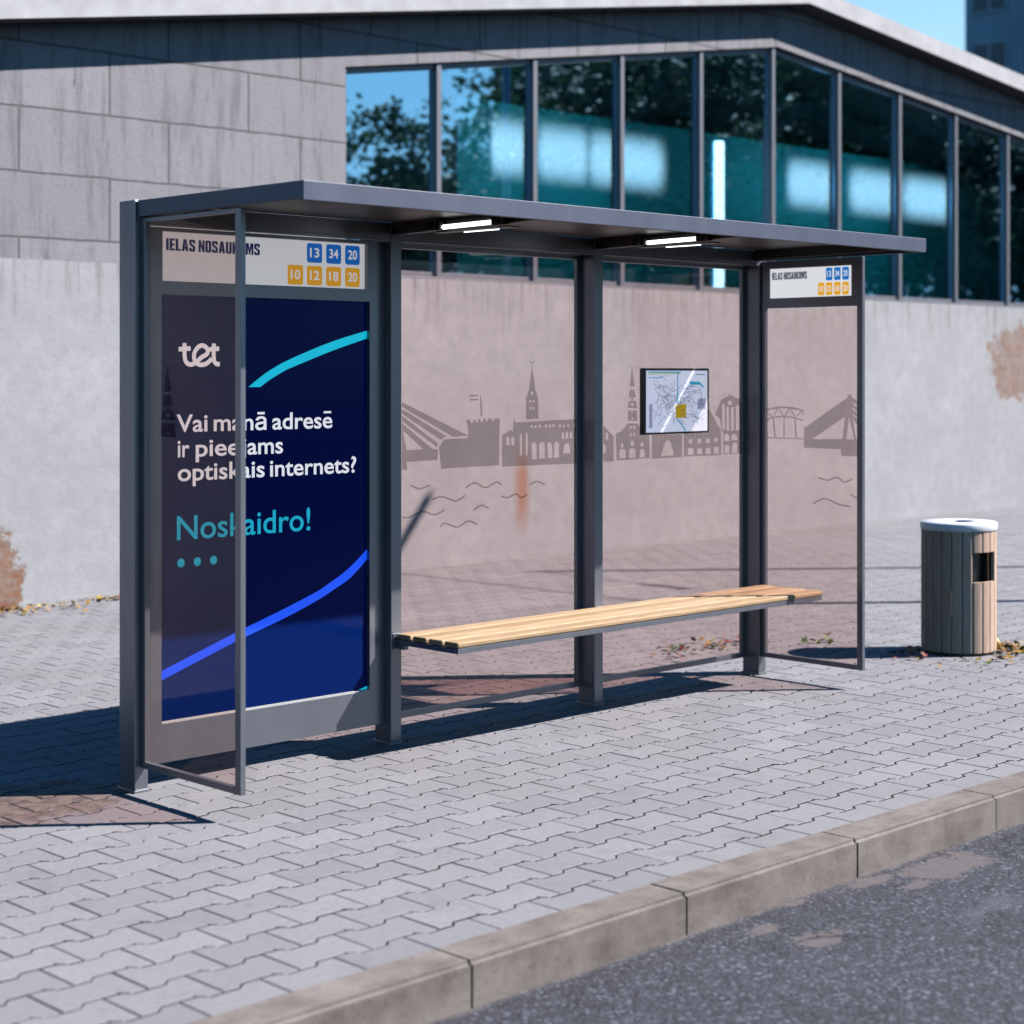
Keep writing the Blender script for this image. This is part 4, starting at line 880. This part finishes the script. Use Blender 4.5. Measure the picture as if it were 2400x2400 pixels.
for i, (x, sc, lab) in enumerate(((39.5, 1.5, 'first tree of the back row across the street, behind the first tall tree'), (45., 1.6, 'second tree of the back row across the street, behind the broad tall tree'), (50.5, 1.6, 'third tree of the back row across the street, deeper in shade'),
                                 (56., 1.65, 'fourth tree of the back row across the street, behind the tallest trees'), (62., 1.7, 'fifth tree of the back row across the street, near its right end'), (68., 1.7, 'last tree of the back row across the street, at its right end'))):
    spots.append((x, -21.-i % 2, sc, i % 3, lab))
for i, (x, y, sc, v, lab) in enumerate(spots):
    t = thing('leafy_tree', lab, 'tree', (x, y, 0), 'leafy trees across the street')
    rot = i*1.9
    for nm, me_ in (('trunk', TM[v][0]), ('crown', TM[v][1])):
        o = bpy.data.objects.new(nm, me_); link(o); o.parent = t; o.rotation_euler = (0, 0, rot); o.scale = (sc*1.12, sc*1.12, sc)

def block(name, label, x0, x1, y0, y1, h, wall, floors, cols, balcony, side='y'):
    T_ = thing(name, label, 'apartment block', ((x0+x1)/2, (y0+y1)/2, 0))
    bm = bmesh.new(); box(bm, x0, x1, y0, y1, -.3, h); finish('wall', bm, wall, T_)
    bm = bmesh.new(); box(bm, x0-.4, x1+.4, y0-.4, y1+.4, h+.002, h+.7); finish('roof', bm, wall, T_)
    gl_ = M['flat_glass']; fr_ = M['flat_trim' if side == 'y' else 'tower_trim']
    L = (x1-x0) if side == 'y' else (y1-y0); cw = L/cols; fh = h/floors
    for f in range(1, floors):
        for c_ in range(cols):
            u = c_*cw+cw*.5
            def bb(bm, ua, ub, d0, d1, za, zb):
                if side == 'y': box(bm, x0+ua, x0+ub, y1+d0, y1+d1, za, zb)
                else: box(bm, x0-d1, x0-d0, y0+ua, y0+ub, za, zb)
            z = f*fh
            bm = bmesh.new(); hw = min(cw*.32, 1.1)
            for a_, b_ in ((u-hw-.1, u-hw), (u+hw, u+hw+.1), (u-.05, u+.05)): bb(bm, a_, b_, .001, .08, z+.8, z+2.3)
            bb(bm, u-hw-.1, u+hw+.1, .001, .08, z+2.3, z+2.4); bb(bm, u-hw-.1, u+hw+.1, .001, .12, z+.7, z+.8)
            wf = finish('window', bm, fr_, T_)
            bm = bmesh.new(); bb(bm, u-hw, u+hw, .002, .03, z+.8, z+2.3); finish('pane', bm, gl_, wf)
            if balcony and c_ % 2 == 0:
                bm = bmesh.new(); bb(bm, u-1.6, u+1.6, .0, 1.3, z-.05, z+.12); bb(bm, u-1.6, u+1.6, 1.2, 1.3, z+.12, z+1.05); bb(bm, u-1.6, u-1.5, .001, 1.2, z+.12, z+1.05); bb(bm, u+1.5, u+1.6, .001, 1.2, z+.12, z+1.05)
                finish('balcony', bm, fr_, T_)
M['flat_glass'] = plain('flat_window', (.06, .13, .20), .5)
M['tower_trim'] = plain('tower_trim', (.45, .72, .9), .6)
M['flat_trim'] = plain('flat_trim', (.55, .54, .52), .6)
M['flat_wall'] = plain('flat_wall', (.30, .27, .25), .9, 0, .15, 1)
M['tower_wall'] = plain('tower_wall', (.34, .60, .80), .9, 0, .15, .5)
block('apartment_block', 'tall flats with pale balconies behind the trees across the street', 71, 87, -60, -46, 31, M['flat_wall'], 10, 6, True, 'y')
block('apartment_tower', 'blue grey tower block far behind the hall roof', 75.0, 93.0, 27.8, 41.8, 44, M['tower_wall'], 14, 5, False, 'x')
# ------------------------------------------------------------------ unseen lamp posts invented to cast shadow lines, right of the view
def lamp(x, y, h, arm, lab):
    t = thing('unseen_shadow_post', lab, 'shadow caster', (x, y, 0), 'made-up shadow casters along the kerb')
    bm = bmesh.new(); cyl(bm, (x, y, -.05), (x, y, h), .075, .05, 16); finish('pole', bm, M['frame'], t)
    bm = bmesh.new(); cyl(bm, (x, y, h-.05), (x, y+arm, h+.05), .015, .014, 12); finish('arm', bm, M['frame'], t)
    bm = bmesh.new(); box(bm, x-.05, x+.05, y+arm-.25, y+arm+.25, h, h+.05); finish('lamp_head', bm, M['frame'], t, bevel=.03)
lamp(11.95, -2.22, 7.0, 3.45, 'unseen made-up lamp post casting the streak on the back wall, with a long arm over the pavement, nearer the bin')
lamp(15.70, -2.22, 10.5, -1.6, 'tall unseen made-up lamp post casting a shadow line, with a short arm over the road, farther along the kerb')
